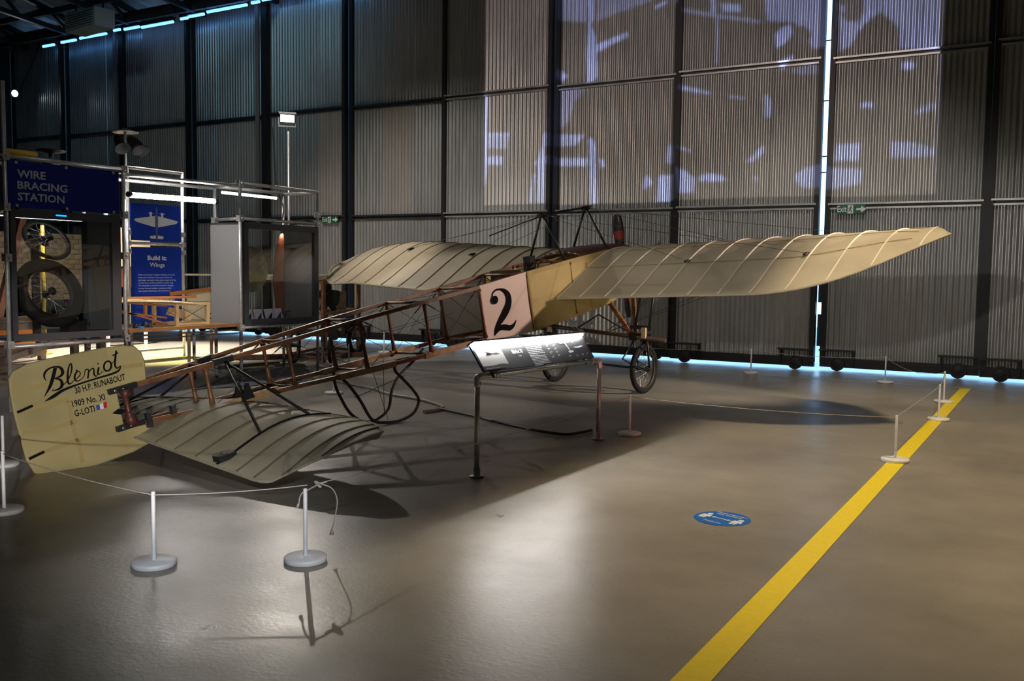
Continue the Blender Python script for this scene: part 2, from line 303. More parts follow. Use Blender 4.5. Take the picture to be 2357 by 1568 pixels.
FILM=[(0.42, [(0.189, 0.699), (0.26, 0.685), (0.263, 0.544), (0.191, 0.559)]), (0.38, [(0.287, 0.68), (0.479, 0.642), (0.419, 0.579), (0.292, 0.543)]), (0.9, [(0.262, 0.685), (0.279, 0.682), (0.28, 0.545), (0.274, 0.536), (0.287, 0.493), (0.292, 0.382), (0.285, 0.367), (0.269, 0.358), (0.264, 0.449), (0.269, 0.547)]), (0.85, [(0.289, 0.473), (0.32, 0.484), (0.364, 0.499), (0.368, 0.485), (0.326, 0.468), (0.291, 0.449)]), (0.9, [(0.426, 0.563), (0.455, 0.573), (0.456, 0.567), (0.429, 0.553)]), (0.8, [(0.474, 0.606), (0.489, 0.604), (0.49, 0.559), (0.475, 0.562)]), (0.8, [(0.193, 0.415), (0.218, 0.39), (0.204, 0.373), (0.19, 0.387)]), (0.25, [(0.19, 0.359), (0.262, 0.35), (0.256, 0.331), (0.236, 0.31), (0.223, 0.255), (0.192, 0.217), (0.169, 0.235), (0.181, 0.299)]), (0.6, [(-0.006, 0.356), (0.011, 0.359), (0.009, 0.224), (0.008, 0.088), (-0.005, 0.02), (-0.005, 0.234)]), (0.35, [(0.007, 0.23), (0.072, 0.225), (0.065, 0.177), (0.007, 0.182)]), (0.6, [(0.007, 0.23), (0.072, 0.225), (0.07, 0.217), (0.007, 0.222)]), (0.6, [(0.006, 0.156), (0.056, 0.153), (0.053, 0.126), (0.006, 0.129)]), (0.55, [(0.164, 0.219), (0.264, 0.209), (0.244, 0.18), (0.161, 0.175)]), (0.55, [(0.158, 0.175), (0.168, 0.17), (0.172, 0.001), (0.146, 0.002), (0.151, 0.122), (0.137, 0.123), (0.151, 0.138)]), (0.5, [(0.137, 0.098), (0.143, 0.093), (0.135, 0.003), (0.126, 0.003)]), (0.65, [(0.165, 0.146), (0.272, 0.138), (0.269, 0.115), (0.165, 0.121)]), (0.75, [(0.273, 0.198), (0.281, 0.198), (0.29, 0.177), (0.293, 0.089), (0.298, -0.003), (0.283, -0.003), (0.277, 0.13)]), (0.65, [(0.302, 0.136), (0.309, 0.134), (0.319, 0.109), (0.303, 0.11)]), (0.65, [(0.418, 0.082), (0.431, 0.058), (0.42, 0.043), (0.409, 0.036), (0.41, 0.067)]), (0.85, [(0.446, 0.077), (0.484, 0.075), (0.484, -0.004), (0.441, -0.002)]), (0.45, [(0.464, 0.16), (0.476, 0.167), (0.486, 0.135), (0.484, 0.105), (0.459, 0.114)]), (0.7, [(0.494, 0.325), (0.563, 0.297), (0.563, 0.291), (0.494, 0.318)]), (0.75, [(0.491, 0.092), (0.511, 0.082), (0.532, 0.06), (0.533, 0.018), (0.499, 0.019)]), (0.75, [(0.543, 0.064), (0.561, 0.071), (0.591, 0.065), (0.606, 0.05), (0.578, 0.047), (0.542, 0.051)]), (0.62, [(0.662, 0.655), (0.798, 0.627), (0.804, 0.384), (0.772, 0.389), (0.735, 0.461), (0.678, 0.474)]), (0.6, [(0.806, 0.625), (0.995, 0.586), (0.997, 0.357), (0.928, 0.37), (0.924, 0.423), (0.891, 0.469), (0.856, 0.438), (0.838, 0.391), (0.816, 0.379)]), (0.45, [(0.497, 0.54), (0.571, 0.511), (0.666, 0.478), (0.666, 0.47), (0.571, 0.501), (0.497, 0.53)]), (0.5, [(0.571, 0.507), (0.577, 0.506), (0.576, 0.372), (0.571, 0.372)]), (0.5, [(0.554, 0.636), (0.569, 0.634), (0.571, 0.513), (0.557, 0.516)]), (0.75, [(0.58, 0.538), (0.622, 0.527), (0.624, 0.507), (0.584, 0.515)]), (0, [(0.624, 0.567), (0.652, 0.542), (0.668, 0.511), (0.666, 0.492), (0.641, 0.496), (0.622, 0.519)]), (0.05, [(0.811, 0.548), (0.861, 0.538), (0.858, 0.471), (0.85, 0.45), (0.828, 0.453), (0.813, 0.479)]), (0.6, [(0.812, 0.502), (0.824, 0.492), (0.821, 0.474), (0.811, 0.487)]), (0.75, [(0.743, 0.522), (0.754, 0.52), (0.753, 0.469), (0.744, 0.463)]), (0.03, [(0.727, 0.45), (0.756, 0.449), (0.769, 0.424), (0.763, 0.406), (0.737, 0.39), (0.716, 0.401)]), (0.9, [(0.694, 0.436), (0.709, 0.453), (0.727, 0.458), (0.73, 0.434), (0.716, 0.409), (0.698, 0.399)]), (0.95, [(0.705, 0.363), (0.735, 0.376), (0.729, 0.363), (0.712, 0.338)]), (0.25, [(0.724, 0.337), (0.776, 0.349), (0.789, 0.321), (0.748, 0.322)]), (0.95, [(0.847, 0.424), (0.868, 0.481), (0.878, 0.47), (0.853, 0.428)]), (0.85, [(0.932, 0.334), (0.948, 0.336), (0.957, 0.325), (0.949, 0.315), (0.935, 0.317)]), (0.85, [(0.86, 0.239), (0.872, 0.244), (0.884, 0.237), (0.883, 0.227), (0.86, 0.229)]), (0.5, [(0.677, 0.274), (0.684, 0.28), (0.693, 0.253), (0.692, 0.217), (0.68, 0.214)]), (0.65, [(0.818, 0.137), (0.863, 0.137), (0.859, 0.093), (0.813, 0.096)]), (0.5, [(0.917, 0.135), (0.957, 0.134), (0.996, 0.114), (0.995, 0.094), (0.918, 0.095)]), (0.65, [(0.743, 0.055), (0.766, 0.077), (0.795, 0.078), (0.866, 0.071), (0.865, 0.033), (0.8, 0.018), (0.755, 0.024)]), (0.55, [(0.641, 0.097), (0.662, 0.122), (0.679, 0.143), (0.681, 0.125), (0.672, 0.11), (0.656, 0.098)]), (0.6, [(0.659, 0.057), (0.668, 0.057), (0.667, 0.045), (0.661, 0.047)]), (0.7, [(0.493, 0.32), (0.563, 0.297), (0.563, 0.291), (0.493, 0.313)]), (0.7, [(0.602, 0.283), (0.637, 0.274), (0.637, 0.27), (0.604, 0.278)]), (0.7, [(0.493, 0.153), (0.524, 0.138), (0.522, 0.134), (0.493, 0.147)]), (0.4, [(0.957, 0.21), (0.993, 0.232), (0.995, 0.21), (0.962, 0.202)])]
HOSE=[(-10.532, 11.278, 0.02), (-9.228, 10.425, 0.02), (-8.68, 10.168, 0.02), (-7.986, 9.889, 0.02), (-7.443, 9.568, 0.02), (-6.928, 9.431, 0.02), (-6.465, 9.196, 0.02), (-6.237, 9.005, 0.02), (-6.181, 8.75, 0.02), (-6.223, 8.598, 0.02)]
CABLE=[(-6.259, 8.904, 0.02), (-5.943, 8.797, 0.02), (-5.587, 8.656, 0.02), (-5.27, 8.509, 0.02), (-4.904, 8.348, 0.02), (-4.525, 8.223, 0.02), (-4.214, 8.192, 0.02), (-4.135, 8.369, 0.02), (-4.106, 8.577, 0.02)]
LEDS=[(-24.46, -23.97, 7.59), (-23.65, -23.03, 7.61), (-22.85, -21.77, 7.63), (-21.46, -21.22, 7.67), (-21.05, -20.48, 7.65), (-20.38, -19.22, 7.62), (-18.94, -18.7, 7.65), (-18.66, -18.13, 7.67), (-18.01, -16.7, 7.7), (-16.54, -16.3, 7.72)]
# ================================================================ SETTING
fl=MB().add([(-30,-10,0),(12,-10,0),(12,30,0),(-30,30,0)],[(0,1,2,3)]).build('floor',FLOOR,kind='structure')
MB().add([(-1.29,0.5,.003),(-1.15,0.5,.003),(-1.15,15.08,.003),(-1.29,15.02,.003)],[(0,1,2,3)]).build('yellow_line',YELLOW,fl)
MB().add([(-14,14.72,.003),(-1.15,15.1,.003),(-1.15,15.16,.003),(-14,14.78,.003)],[(0,1,2,3)]).build('white_line',mat('worn_white_line',(.55,.53,.5),.5,0,var=.3),fl)
MB().add([(-14.75,11.5,.003),(-14.2,12.25,.003),(-12.3,11.6,.003),(-12.83,10.0,.003)],[(0,1,2,3)]).build('yellow_patch',mat('yellow_floor_paint',(.62,.55,.22),.4,0,var=.25,scale=3),fl)
MB().add([(-11.65,10.7,.003),(-11.6,12.3,.003),(-11.25,12.2,.003),(-11.3,10.5,.003)],[(0,1,2,3)]).build('yellow_patch',MATS['yellow_floor_paint'],fl)
XB=[1.40,-1.15,-3.65,-6.28,-8.83,-11.42,-14.03,-16.55,-19.12,-21.70,-24.2,-26.5]
PITCH=.0885
def corr(mb,x0,x1,z0,z1,y,amp=.0105,seg=8):
    n=max(2,int((x1-x0)/PITCH*seg)); vs=[]
    for i in range(n+1):
        x=x0+(x1-x0)*i/n; yy=y+amp*math.sin(2*PI*x/PITCH); vs+=[(x,yy,z0),(x,yy,z1)]
    return mb.add(vs,[(2*i,2*i+2,2*i+3,2*i+1) for i in range(n)],True)
WLAB={}
for i in range(len(XB)-1):
    xr,xl=XB[i],XB[i+1]; y=(16.42 if i%2==0 else 16.56); thickL=xl in(-16.55,-21.70)
    d=thing('door_%d'%(i+1),((xl+xr)/2,y,0),'corrugated steel sliding hangar door leaf, number %d of the row counted from the right'%(i+1),None,None,'structure')
    rnd=random.Random(100+i)
    gL=.034 if i==1 else .006
    gR=.034 if i==2 else .006
    L0,R0=xl+gL,xr-gR
    # rows of sheets
    nc=3
    for r,(z0,z1) in enumerate(((.20,2.76),(2.80,5.18),(5.22,8.0))):
        for c in range(nc):
            a=L0+.05+(R0-L0-.1)*c/nc; b=L0+.05+(R0-L0-.1)*(c+1)/nc+(.03 if c<nc-1 else 0)
            k=rnd.random(); m=SHEETS[0]
            if i<5: m=SHEETS[2] if k<.3 and r!=1 else SHEETS[0]
            elif r==1: m=SHEETS[1] if k<.6 else SHEETS[0]
            elif k<.2: m=SHEETS[2]
            elif k<.3: m=SHEETS[1]
            corr(MB(),a,b,z0,z1,y-.006*(c%2)).build('corrugated_sheet',m,d)
    for x,s in ((L0,1),(R0,-1)):
        wd=.085
        MB().box2((x,y-.07,.14),(x+s*wd,y+.05,8.0)).build('stile',BLACK,d)
    if thickL:
        MB().box2((xl+.02,y-.13,.14),(xl+.2,y-.02,8.0)).build('stile',BLACK,d)
        MB().box2((xl-.16,y-.145,.14),(xl-.04,y-.105,8.0)).build('flange',mat('grey_flange',(.20,.19,.19),.5,.2),d)
    rm=LSTEEL if i<5 else DSTEEL
    for z in (2.78,5.20):
        MB().box2((L0+.05,y-.075,z+.022),(R0-.05,y-.012,z+.052)).build('rail',rm,d)
        MB().box2((L0+.05,y-.06,z-.052),(R0-.05,y-.012,z-.022)).build('rail',rm,d)
        MB().box2((L0,y+.012,z-.07),(R0,y+.03,z+.07)).build('sheet_lap',DSTEEL,d)
    MB().box2((L0,y-.05,.058),(R0,y+.04,.215)).build('bottom_rail',BLACK,d)
    for x,s in ((L0+.30,1),(R0-.30,-1)):
        MB().lathe((x,y-.09,.125),(0,1,0),[(0,-.045),(.03,-.045),(.03,-.03),(.085,-.022),(.09,-.032),(.122,-.032),(.122,.032),(.09,.032),(.03,.03),(0,.03)],24,False).build('wheel',BLACK,d)
        MB().box2((x-.3*1,y-.15,.335),(x+.28,y-.012,.36)).box2((x+s*.24,y-.10,.09),(x+s*.27,y-.012,.34)).build('wheel_guard',BLACK,d)
    if i!=1:
        zz=((.14,8.0),) if i!=4 else ((.5,5.6),)
        for a,b in zz: MB().box2((xl-(.2 if i<7 else .45),16.615,a),(xl+.16,16.635,b)).build('closing_strip',BLACK,d)
    if i==1:   # closing strip over the lower part of the meeting gap
        MB().box2((xl-.05,y+.051,.40),(xl+.06,y+.075,.95)).box2((xl-.05,y+.051,1.15),(xl+.06,y+.075,2.2)).build('closing_strip',BLACK,d)
        for z in (3.35,3.62,4.55,5.55): MB().box2((xl-.06,y+.02,z),(xl+.06,y+.045,z+.02)).build('latch',BLACK,d)
MB().box2((-26.6,16.62,7.98),(12,16.75,13)).build('wall_front',DSTEEL,kind='structure')
MB().box2((1.4,16.3,0),(12,16.5,8)).build('wall_front_right',DSTEEL,kind='structure')
MB().box2((-26.8,-10,0),(-26.6,17,13)).build('wall_left',mat('dark_left_wall',(.05,.055,.06),.6,.3),kind='structure')
MB().box2((8,-10,0),(8.2,17,13)).build('wall_right',DSTEEL,kind='structure')
MB().box2((-26.8,-8.2,0),(8.2,-8,13)).build('wall_back',DSTEEL,kind='structure')
for x in (-25.3,-24.9,-24.5):
    pass
# roof : corrugated slope with trusses
rf=MB(); n=150; vs=[]
for i in range(n+1):
    x=-26.8+35*i/n; zz=.05*math.sin(i*PI/2)
    vs+=[(x,16.75,7.98+zz+.25),(x,6,10.4+zz),(x,-8.2,11.6+zz)]
rf.add(vs,[f for i in range(n) for f in ((3*i,3*i+3,3*i+4,3*i+1),(3*i+1,3*i+4,3*i+5,3*i+2))])
rf.build('ceiling',mat('roof_sheet',(.22,.25,.30),.6,.2),kind='structure')
MB().box2((-26.6,15.9,7.86),(8,16.2,8.02)).box2((-26.6,15.85,7.74),(8,15.95,7.86)).build('trim_1',DSTEEL,kind='structure')
ORD=['first','second','third','fourth','fifth','sixth','seventh','eighth','ninth','tenth','eleventh','twelfth']
for j,x in enumerate((-25.6,-23.2,-20.8,-18.4,-16.0)):
    t=thing('roof_truss',(x,10,7.6),ORD[j]+' dark lattice roof truss counted from the far left corner','truss','dark roof trusses at the upper left')
    zt=lambda y:7.95+(16.75-y)*.225
    MB().bar((x,16.3,zt(16.3)),(x,4,zt(4)),.12,.12).build('top_chord',BLACK,t)
    MB().bar((x,16.3,7.75),(x,4,8.9),.12,.12).build('bottom_chord',BLACK,t)
    for k in range(8):
        y0=16.0-k*1.4; zb=lambda y:7.75+(16.3-y)*.0935
        MB().bar((x,y0,zb(y0)),(x,y0-.7,zt(y0-.7)),.07,.07).build('web',BLACK,t)
        MB().bar((x,y0-.7,zt(y0-.7)),(x,y0-1.4,zb(y0-1.4)),.07,.07).build('web',BLACK,t)
for k,(y,z) in enumerate(((15.2,8.12),(13.6,8.45),(12.0,8.8))):
    MB().bar((-26.6,y,z),(8,y,z),.10,.14).build('trim_%d'%(k+2),BLACK,kind='structure')
MB().bar((-26.4,16.3,7.9),(-26.4,3,8.6),.25,.3).build('trim_5',mat('blue_steel_beam',(.10,.16,.22),.5,.3),kind='structure')
LEDM=mat('blue_led_tube',(.3,.6,1),.4,emit=(.13,.42,1.0),estr=3.0)
for j,(a,b,z) in enumerate(LEDS+[(-16.2,-15.6,7.74),(-15.3,-13.6,7.76)]):
    t=thing('light_batten',((a+b)/2,16.0,z),ORD[j]+' glowing blue light batten counted from the left end of the row','light','row of blue battens above the doors')
    MB().box2((a,15.98,z+.03),(b,16.10,z+.12)).build('housing',DSTEEL,t)
    MB().tube([(a,16.03,z),(b,16.03,z)],.035,8).build('lamp_tube',LEDM,t)
    MB().box2((a+.05,16.02,z+.12),(a+.08,16.05,7.86)).build('hanger',DSTEEL,t)
t=thing('heater_unit',(-20.3,14.5,7.1),'grey louvred heater box hanging under the roof','heater')
hx=(V((1,-.12,0)).normalized(),V((.12,1,0)).normalized(),Z1)
MB().box((-20.3,14.5,7.40),(1.35,.5,.42),hx).build('casing',mat('heater_grey',(.28,.34,.34),.5,.2),t)
for k in range(7): MB().box((-20.3,14.22,7.23+k*.055),(1.2,.03,.012),hx).build('louvre',mat('heater_grey',(.2,.2,.2)),t)
for dx in (-.5,.5): MB().bar((-20.3+dx,14.5,7.6),(-20.3+dx,14.5,8.6),.03,.03).build('hanger',BLACK,t)
t=thing('wall_lamp',(-25.9,16.0,6.4),'small bright white lamp on a bracket at the far left corner','lamp')
MB().lathe((-25.95,16.2,6.484),(.45,-.85,-.2),[(0,0),(.06,.02),(.09,.12),(.10,.16)],16).build('housing',BLACK,t)
MB().lathe((-25.95,16.2,6.484),(.45,-.85,-.2),[(0,.15),(.09,.15)],16).build('lens',mat('cold_lens',(1,1,1),.4,emit=(.8,.93,1),estr=60),t)
MB().bar((-25.95,16.25,6.5),(-24.9,16.3,7.9),.02,.02).bar((-26.6,16.2,6.6),(-25.95,16.2,6.5),.03,.03).build('bracket',DSTEEL,t)
lamp('wall_lamp_beam','SPOT',(-25.85,16.0,6.46),(-23,14,5),22,(.7,.9,1),.05,140,.8)
# EXIT signs on the doors
GREEN=mat('exit_green',(.008,.13,.055),.4)
def exit_sign(x,z,lab,Y=16.332,wd=.46):
    h=.148; t=thing('exit_sign',(x,Y,z-h/2),lab,'sign','green exit signs on the hangar doors')
    MB().box((x,Y,z),(wd,.03,h)).build('plate',GREEN,t)
    y=Y-.0165; sx=wd/2
    m=MB(); put_text(m,'Exit',(x-sx*.93,y,z-.042),X1,Z1,.105,fit=wd*.32,bold=.012)
    m.flat([(-.055,-.018),(.02,-.018),(.02,-.055),(.105,0),(.02,.055),(.02,.018),(-.055,.018)],[(0,1,5,6),(2,3,4)],(x+sx*.62,y,z),X1,Z1)
    m.build('lettering',TXT,t)
    m=MB(); m.flat([(-.045,-.07),(.045,-.07),(.045,.07),(-.045,.07)],[(0,1,2,3)],(x-sx*.03,y,z),X1,Z1); m.build('door_pictogram',TXT,t)
    m=MB(); y2=y-.001
    m.flat([(.012*math.cos(a)+.012,.012*math.sin(a)+.048) for a in np.linspace(0,2*PI,10)[:-1]],[tuple(range(9))],(x-sx*.03,y2,z),X1,Z1)
    for st in ([(.008,.034,.02),(-.008,-.005,.02)],[(-.008,-.005,.014),(.018,-.025,.012),(.012,-.058,.012)],[(-.008,-.005,.014),(-.02,-.035,.012),(-.04,-.045,.01)],[(.006,.028,.01),(.032,.012,.009)],[(.004,.028,.01),(-.026,.02,.009),(-.032,.0,.009)]): m.ribbon(st,(x-sx*.03,y2,z),X1,Z1)
    m.build('running_figure',GREEN,t)
exit_sign(-3.187,2.72,'green exit sign on the right-hand door, white arrow, beneath the projected film',16.469)
exit_sign(-14.45,2.73,'green exit sign left of the aeroplane wing tip, beside the right display case')
# ================================================================ AEROPLANE
PO=V((-6.008,9.043,1.125)); _ps,_al,_rl=math.radians(10.364),math.radians(10.188),math.radians(2.661)
PF=V((math.sin(_ps)*math.cos(_al),math.cos(_ps)*math.cos(_al),math.sin(_al)))
_l0=V((math.cos(_ps),-math.sin(_ps),0)); _u0=_l0.cross(PF)
PL=math.cos(_rl)*_l0+math.sin(_rl)*_u0; PU=-math.sin(_rl)*_l0+math.cos(_rl)*_u0
def G(s,w,z): return PO+PF*s+PL*w+PU*z
PLANE=thing('aeroplane',(PO.x,PO.y,0),'cream linen-covered vintage monoplane with open wooden fuselage and number 2 on its side','aeroplane')
FR=[(-4.07,.03,.21,-.11),(-3.382,.133,.231,-.147),(-2.547,.203,.259,-.181),(-1.699,.256,.285,-.235),(-.843,.30,.295,-.268),(0,.318,.298,-.298),(.806,.337,.318,-.365),(1.66,.345,.33,-.36),(2.45,.34,.33,-.335),(3.1,.32,.25,-.20)]
def fr(s):
    for a,b in zip(FR,FR[1:]):
        if s<=b[0]: 
            t=(s-a[0])/(b[0]-a[0]); return tuple(x+(y-x)*t for x,y in zip(a,b))
    return FR[-1]
for sg in (-1,1):
    for k in (2,3):
        m=MB()
        for a,b in zip(FR,FR[1:]):
            m.bar(G(a[0],sg*a[1],a[k]),G(b[0],sg*b[1],b[k]),.034,.040,PU)
        m.build('longeron',WOOD,PLANE)
# white bandaged joints on the lower longerons
for sg,s0,s1 in ((1,-2.05,-1.35),(1,-.95,-.25),(-1,-1.9,-1.1),(-1,-.9,-.55)):
    a,b=fr(s0),fr(s1); MB().bar(G(s0,sg*a[1],a[3]-.004),G(s1,sg*b[1],b[3]-.004),.046,.062,PU).build('splint',WOODL,PLANE)
for s,w,t,b in FR[1:8]:
    for sg in (-1,1):
        MB().tube([G(s,sg*w,t-.015),G(s,sg*w,t-.09),G(s,sg*w,(t+b)/2),G(s,sg*w,b+.09),G(s,sg*w,b+.015)],[.030,.019,.017,.021,.030],8).build('upright',WOOD,PLANE)
    for z in (t,b): MB().tube([G(s,-w,z),G(s,0,z),G(s,w,z)],[.017,.013,.017],8).build('cross_member',WOOD,PLANE)
for a,b in zip(FR[1:7],FR[2:8]):
    for sg in (-1,1):
        m=MB()
        m.tube([G(a[0],sg*a[1],a[2]),G(b[0],sg*b[1],b[3])],.0028,4).tube([G(a[0],sg*a[1],a[3]),G(b[0],sg*b[1],b[2])],.0028,4)
        for (p,q) in ((G(a[0],sg*a[1],a[2]),G(b[0],sg*b[1],b[3])),(G(b[0],sg*b[1],b[2]),G(a[0],sg*a[1],a[3])) ):
            m.tube([p+(q-p)*.06,p+(q-p)*.17],.007,5)
        m.build('bracing_wire',WIRE,PLANE)
    m=MB(); m.tube([G(a[0],a[1],a[2]),G(b[0],-b[1],b[2])],.0022,4).tube([G(a[0],-a[1],a[2]),G(b[0],b[1],b[2])],.0022,4).tube([G(a[0],a[1],a[3]),G(b[0],-b[1],b[3])],.0022,4).tube([G(a[0],-a[1],a[3]),G(b[0],b[1],b[3])],.0022,4)
    m.build('bracing_wire',WIRE,PLANE)
m=MB()
for w in (-.05,.05): m.tube([G(-4.15,w*3,.02),G(-3,w,.04),G(-.2,w*1.5,.05)],.0025,4)
m.build('control_cable',WIRE,PLANE)
# fabric sides
def side(name,sg,ss,mt,top=0.018,bot=-.018,off=.021):
    m=MB(); vs=[]
    for s in ss:
        _,w,t,b=fr(s)
        for k in range(5): vs.append(G(s,sg*(w+off-.010*math.sin(PI*k/4)),b+bot+(t+top-b-bot)*k/4))
    n=len(ss); m.add(vs,[(5*i+k,5*i+5+k,5*i+6+k,5*i+1+k) for i in range(n-1) for k in range(4)],True)
    return m.build(name,mt,PLANE)
p2=side('number_panel',1,(0.0,.27,.54,.80),LINENW); tag(p2,label='pinkish white fabric panel painted with a black 2')
m=MB()
for st in TWO_STROKES[:2]: m.ribbon(fine([(x,y-.012,wd*.93) for x,y,wd in st]),G(0,.347,0),PF,PU)
bx,by=.205,.115
m.flat([(bx+.062*math.cos(a),by+.05*math.sin(a)) for a in np.linspace(0,2*PI,19)[:-1]],[tuple(range(18))],G(0,.3472,0),PF,PU)
m.build('numeral',INK,p2)
side('fabric_panel',1,(.82,1.2,1.66,2.1,2.45,3.1),LINENY)
side('fabric_panel',-1,(0.0,.4,.8),mat('grey_linen',(.42,.39,.36),.7,0,var=.1,scale=4,trans=.15))
side('fabric_panel',-1,(.82,1.2,1.66,2.1,2.45,3.1),LINENY)
m=MB()
for s in (.81,): m.bar(G(s,.362,.33),G(s,.368,-.39),.02,.012,PF)
m.bar(G(1.98,.372,.25),G(1.98,.372,-.36),.014,.006,PF)
m.build('fabric_seam',SEAM,PLANE)
# belly and cockpit deck
m=MB(); vs=[]
for s in (.3,.8,1.66,2.45,3.1):
    _,w,t,b=fr(s); vs+=[G(s,-w,b-.012),G(s,w,b-.012)]
m.add(vs,[(2*i,2*i+1,2*i+3,2*i+2) for i in range(4)]).build('belly_fabric',LINENY,PLANE)
m=MB(); vs=[]
for s in (1.95,2.3,2.7,3.1):
    _,w,t,b=fr(s)
    for k in range(7): vs.append(G(s,w*math.cos(PI*k/6),t+.015+.09*math.sin(PI*k/6)*(1 if s>1.95 else .75)))
m.add(vs,[(7*i+k,7*i+7+k,7*i+8+k,7*i+1+k) for i in range(3) for k in range(6)],True).build('cowl_deck',mat('brown_leather',(.10,.045,.02),.45,0,var=.4,scale=12),PLANE)
m=MB()
for a in range(9): 
    t0=PI*a/8; m.tube([G(1.95,.33*math.cos(t0),.33+.07*math.sin(t0)),G(1.95,.33*math.cos(t0+PI/8),.33+.07*math.sin(t0+PI/8))],.022,6) if a<8 else None
m.build('cockpit_padding',mat('brown_leather',(.1,.045,.02)),PLANE)
MB().box(G(1.1,0,.02),(.5,.5,.05),(PF,PL,PU)).box(G(.86,0,.2),(.05,.5,.32),(PF,PL,PU)).build('seat',WOODD,PLANE)
MB().tube([G(1.62,0,-.25),G(1.6,0,.22)],.016,8).build('control_column',TUBE,PLANE)
MB().tube([G(1.6,.13*math.cos(a),.24+.13*math.sin(a)) for a in np.linspace(0,2*PI,17)[:-1]],.012,6,closed=True).build('control_wheel',WOODD,PLANE)
MB().box(G(1.66,-.30,.34),(.10,.12,.16),(PF,PL,PU)).box(G(1.6,-.26,.26),(.14,.08,.10),(PF,PL,PU)).build('instrument_box',BLACK,PLANE)
MB().box(G(1.3,-.1,.10),(.9,.4,.03),(PF,PL,PU)).build('cockpit_floor',WOODD,PLANE)
# wings
def wing(sg):
    KX=1.0 if sg>0 else .985
    def G(s,w,z): return PO+PF*s+PL*(w*KX)+PU*z
    if sg>0:
        LE=lambda a:3.25 if a<3.6 else 3.25-.9*((a-3.6)/1.05)**2.2
        TE=lambda a:1.3 if a<2.9 else 1.3+1.05*((a-2.9)/1.75)**2
    else:
        LE=lambda a:3.25 if a<3.5 else 3.25-1.3*((a-3.5)/1.15)**2.6
        TE=lambda a:1.3 if a<3.9 else 1.3+.4*((a-3.9)/.75)**2
    def U(s,a):
        t=min(max((s-1.3)/1.95,0),1); A=.22
        if sg<0 and a>3.3: A*=1-.12*((a-3.3)/1.35)**2
        u=-.08+(s-1.3)*.154+A*math.sin(PI*t**1.35)
        if sg<0: u+=.095*(min(a,3.6)-.36)-.02*max(0,a-3.6)
        return u
    ribs=[.36]+[.70+.373*i for i in range(11)]
    secs=[]
    for i in range(len(ribs)-1):
        for k in range(4): secs.append((ribs[i]+(ribs[i+1]-ribs[i])*k/4,math.sin(PI*k/4)))
    secs+=[(ribs[-1],0)]+[(x,0) for x in (4.50,4.56,4.60,4.63,4.648)]
    NT=15; vs=[]; n=2*NT
    for a,sc in secs:
        l,t=LE(a),TE(a); top=[];bot=[]
        for k in range(NT):
            q=k/(NT-1); q=q*q*(3-2*q)*.35+q*.65; s=t+(l-t)*q; u=U(s,a)-.012*sc*math.sin(PI*q)**.5
            th=.055*min(1,(l-t)/1.5)*math.sin(PI*min(1,q*.96+.02))**.6
            top.append(G(s,sg*a,u)); bot.append(G(s,sg*a,u-th-.004))
        vs+=top+bot[::-1]
    m=MB(); fs=[(i*n+k,i*n+(k+1)%n,(i+1)*n+(k+1)%n,(i+1)*n+k) for i in range(len(secs)-1) for k in range(n)]
    e=(len(secs)-1)*n; fs+=[tuple(range(n)),tuple(e+k for k in range(n))]
    w=m.add(vs,fs,True).build('wing',LINEN,PLANE)
    for a in ribs[(0 if sg>0 else 1):]:
        l,t=LE(a),TE(a)
        pts=[G(t+(l-t)*q,sg*a,U(t+(l-t)*q,a)+.003) for q in np.linspace(.01,.995,16)]
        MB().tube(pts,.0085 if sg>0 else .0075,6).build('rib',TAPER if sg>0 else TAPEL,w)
    edge=[G(TE(a)+.012,sg*a,U(TE(a),a)) for a in np.linspace(.4,4.6,24)]+[G((TE(4.648)+LE(4.648))/2,sg*4.655,U(LE(4.648),4.65))]+[G(LE(a)-.01,sg*a,U(LE(a),a)-.01) for a in np.linspace(4.6,.4,24)]
    MB().tube(edge,.012,6).build('edge_binding',LINEN,w)
    for q in (.36,.6,.86) if sg>0 else ():
        MB().tube([G(TE(a)+(LE(a)-TE(a))*q,sg*a,U(TE(a)+(LE(a)-TE(a))*q,a)+.001) for a in np.linspace(.4,4.3,40)],.004,4).build('spar_line',SEAM,w)
    fit=[(1.82,2.02),(3.27,2.05)] if sg>0 else [(1.9,2.25),(3.25,2.3)]
    for a,s in fit:
        c=G(s,sg*a,U(s,a)+.012)
        MB().tube([c-PL*.0-PF*.06,c,c+PF*.09],[.004,.022,.004],6).bar(c-PF*.06,c+PF*.06,.03,.02).build('wire_anchor',BLACK,w)
    # upper rigging wires
    m=MB()
    for (a,s),apx in zip(fit,((1.67,.93),(1.67,.93))): m.tube([G(s,sg*a,U(s,a)+.02),G(apx[0],0,apx[1])],.0028,4)
    for a,s in ((1.82,2.95),(3.27,2.95)): m.tube([G(s,sg*a,U(s,a)+.02),G(2.6,0,.91)],.0028,4)
    m.build('rigging_wire',WIRE,PLANE)
    m=MB()
    for a,s in fit+[(1.82,2.95),(3.27,2.95)]: m.tube([G(s,sg*a,U(s,a)-.06),G(2.45,sg*.15,-.78)],.003,4)
    m.build('rigging_wire',WIRE,PLANE)
    return w
wing(1); wing(-1)
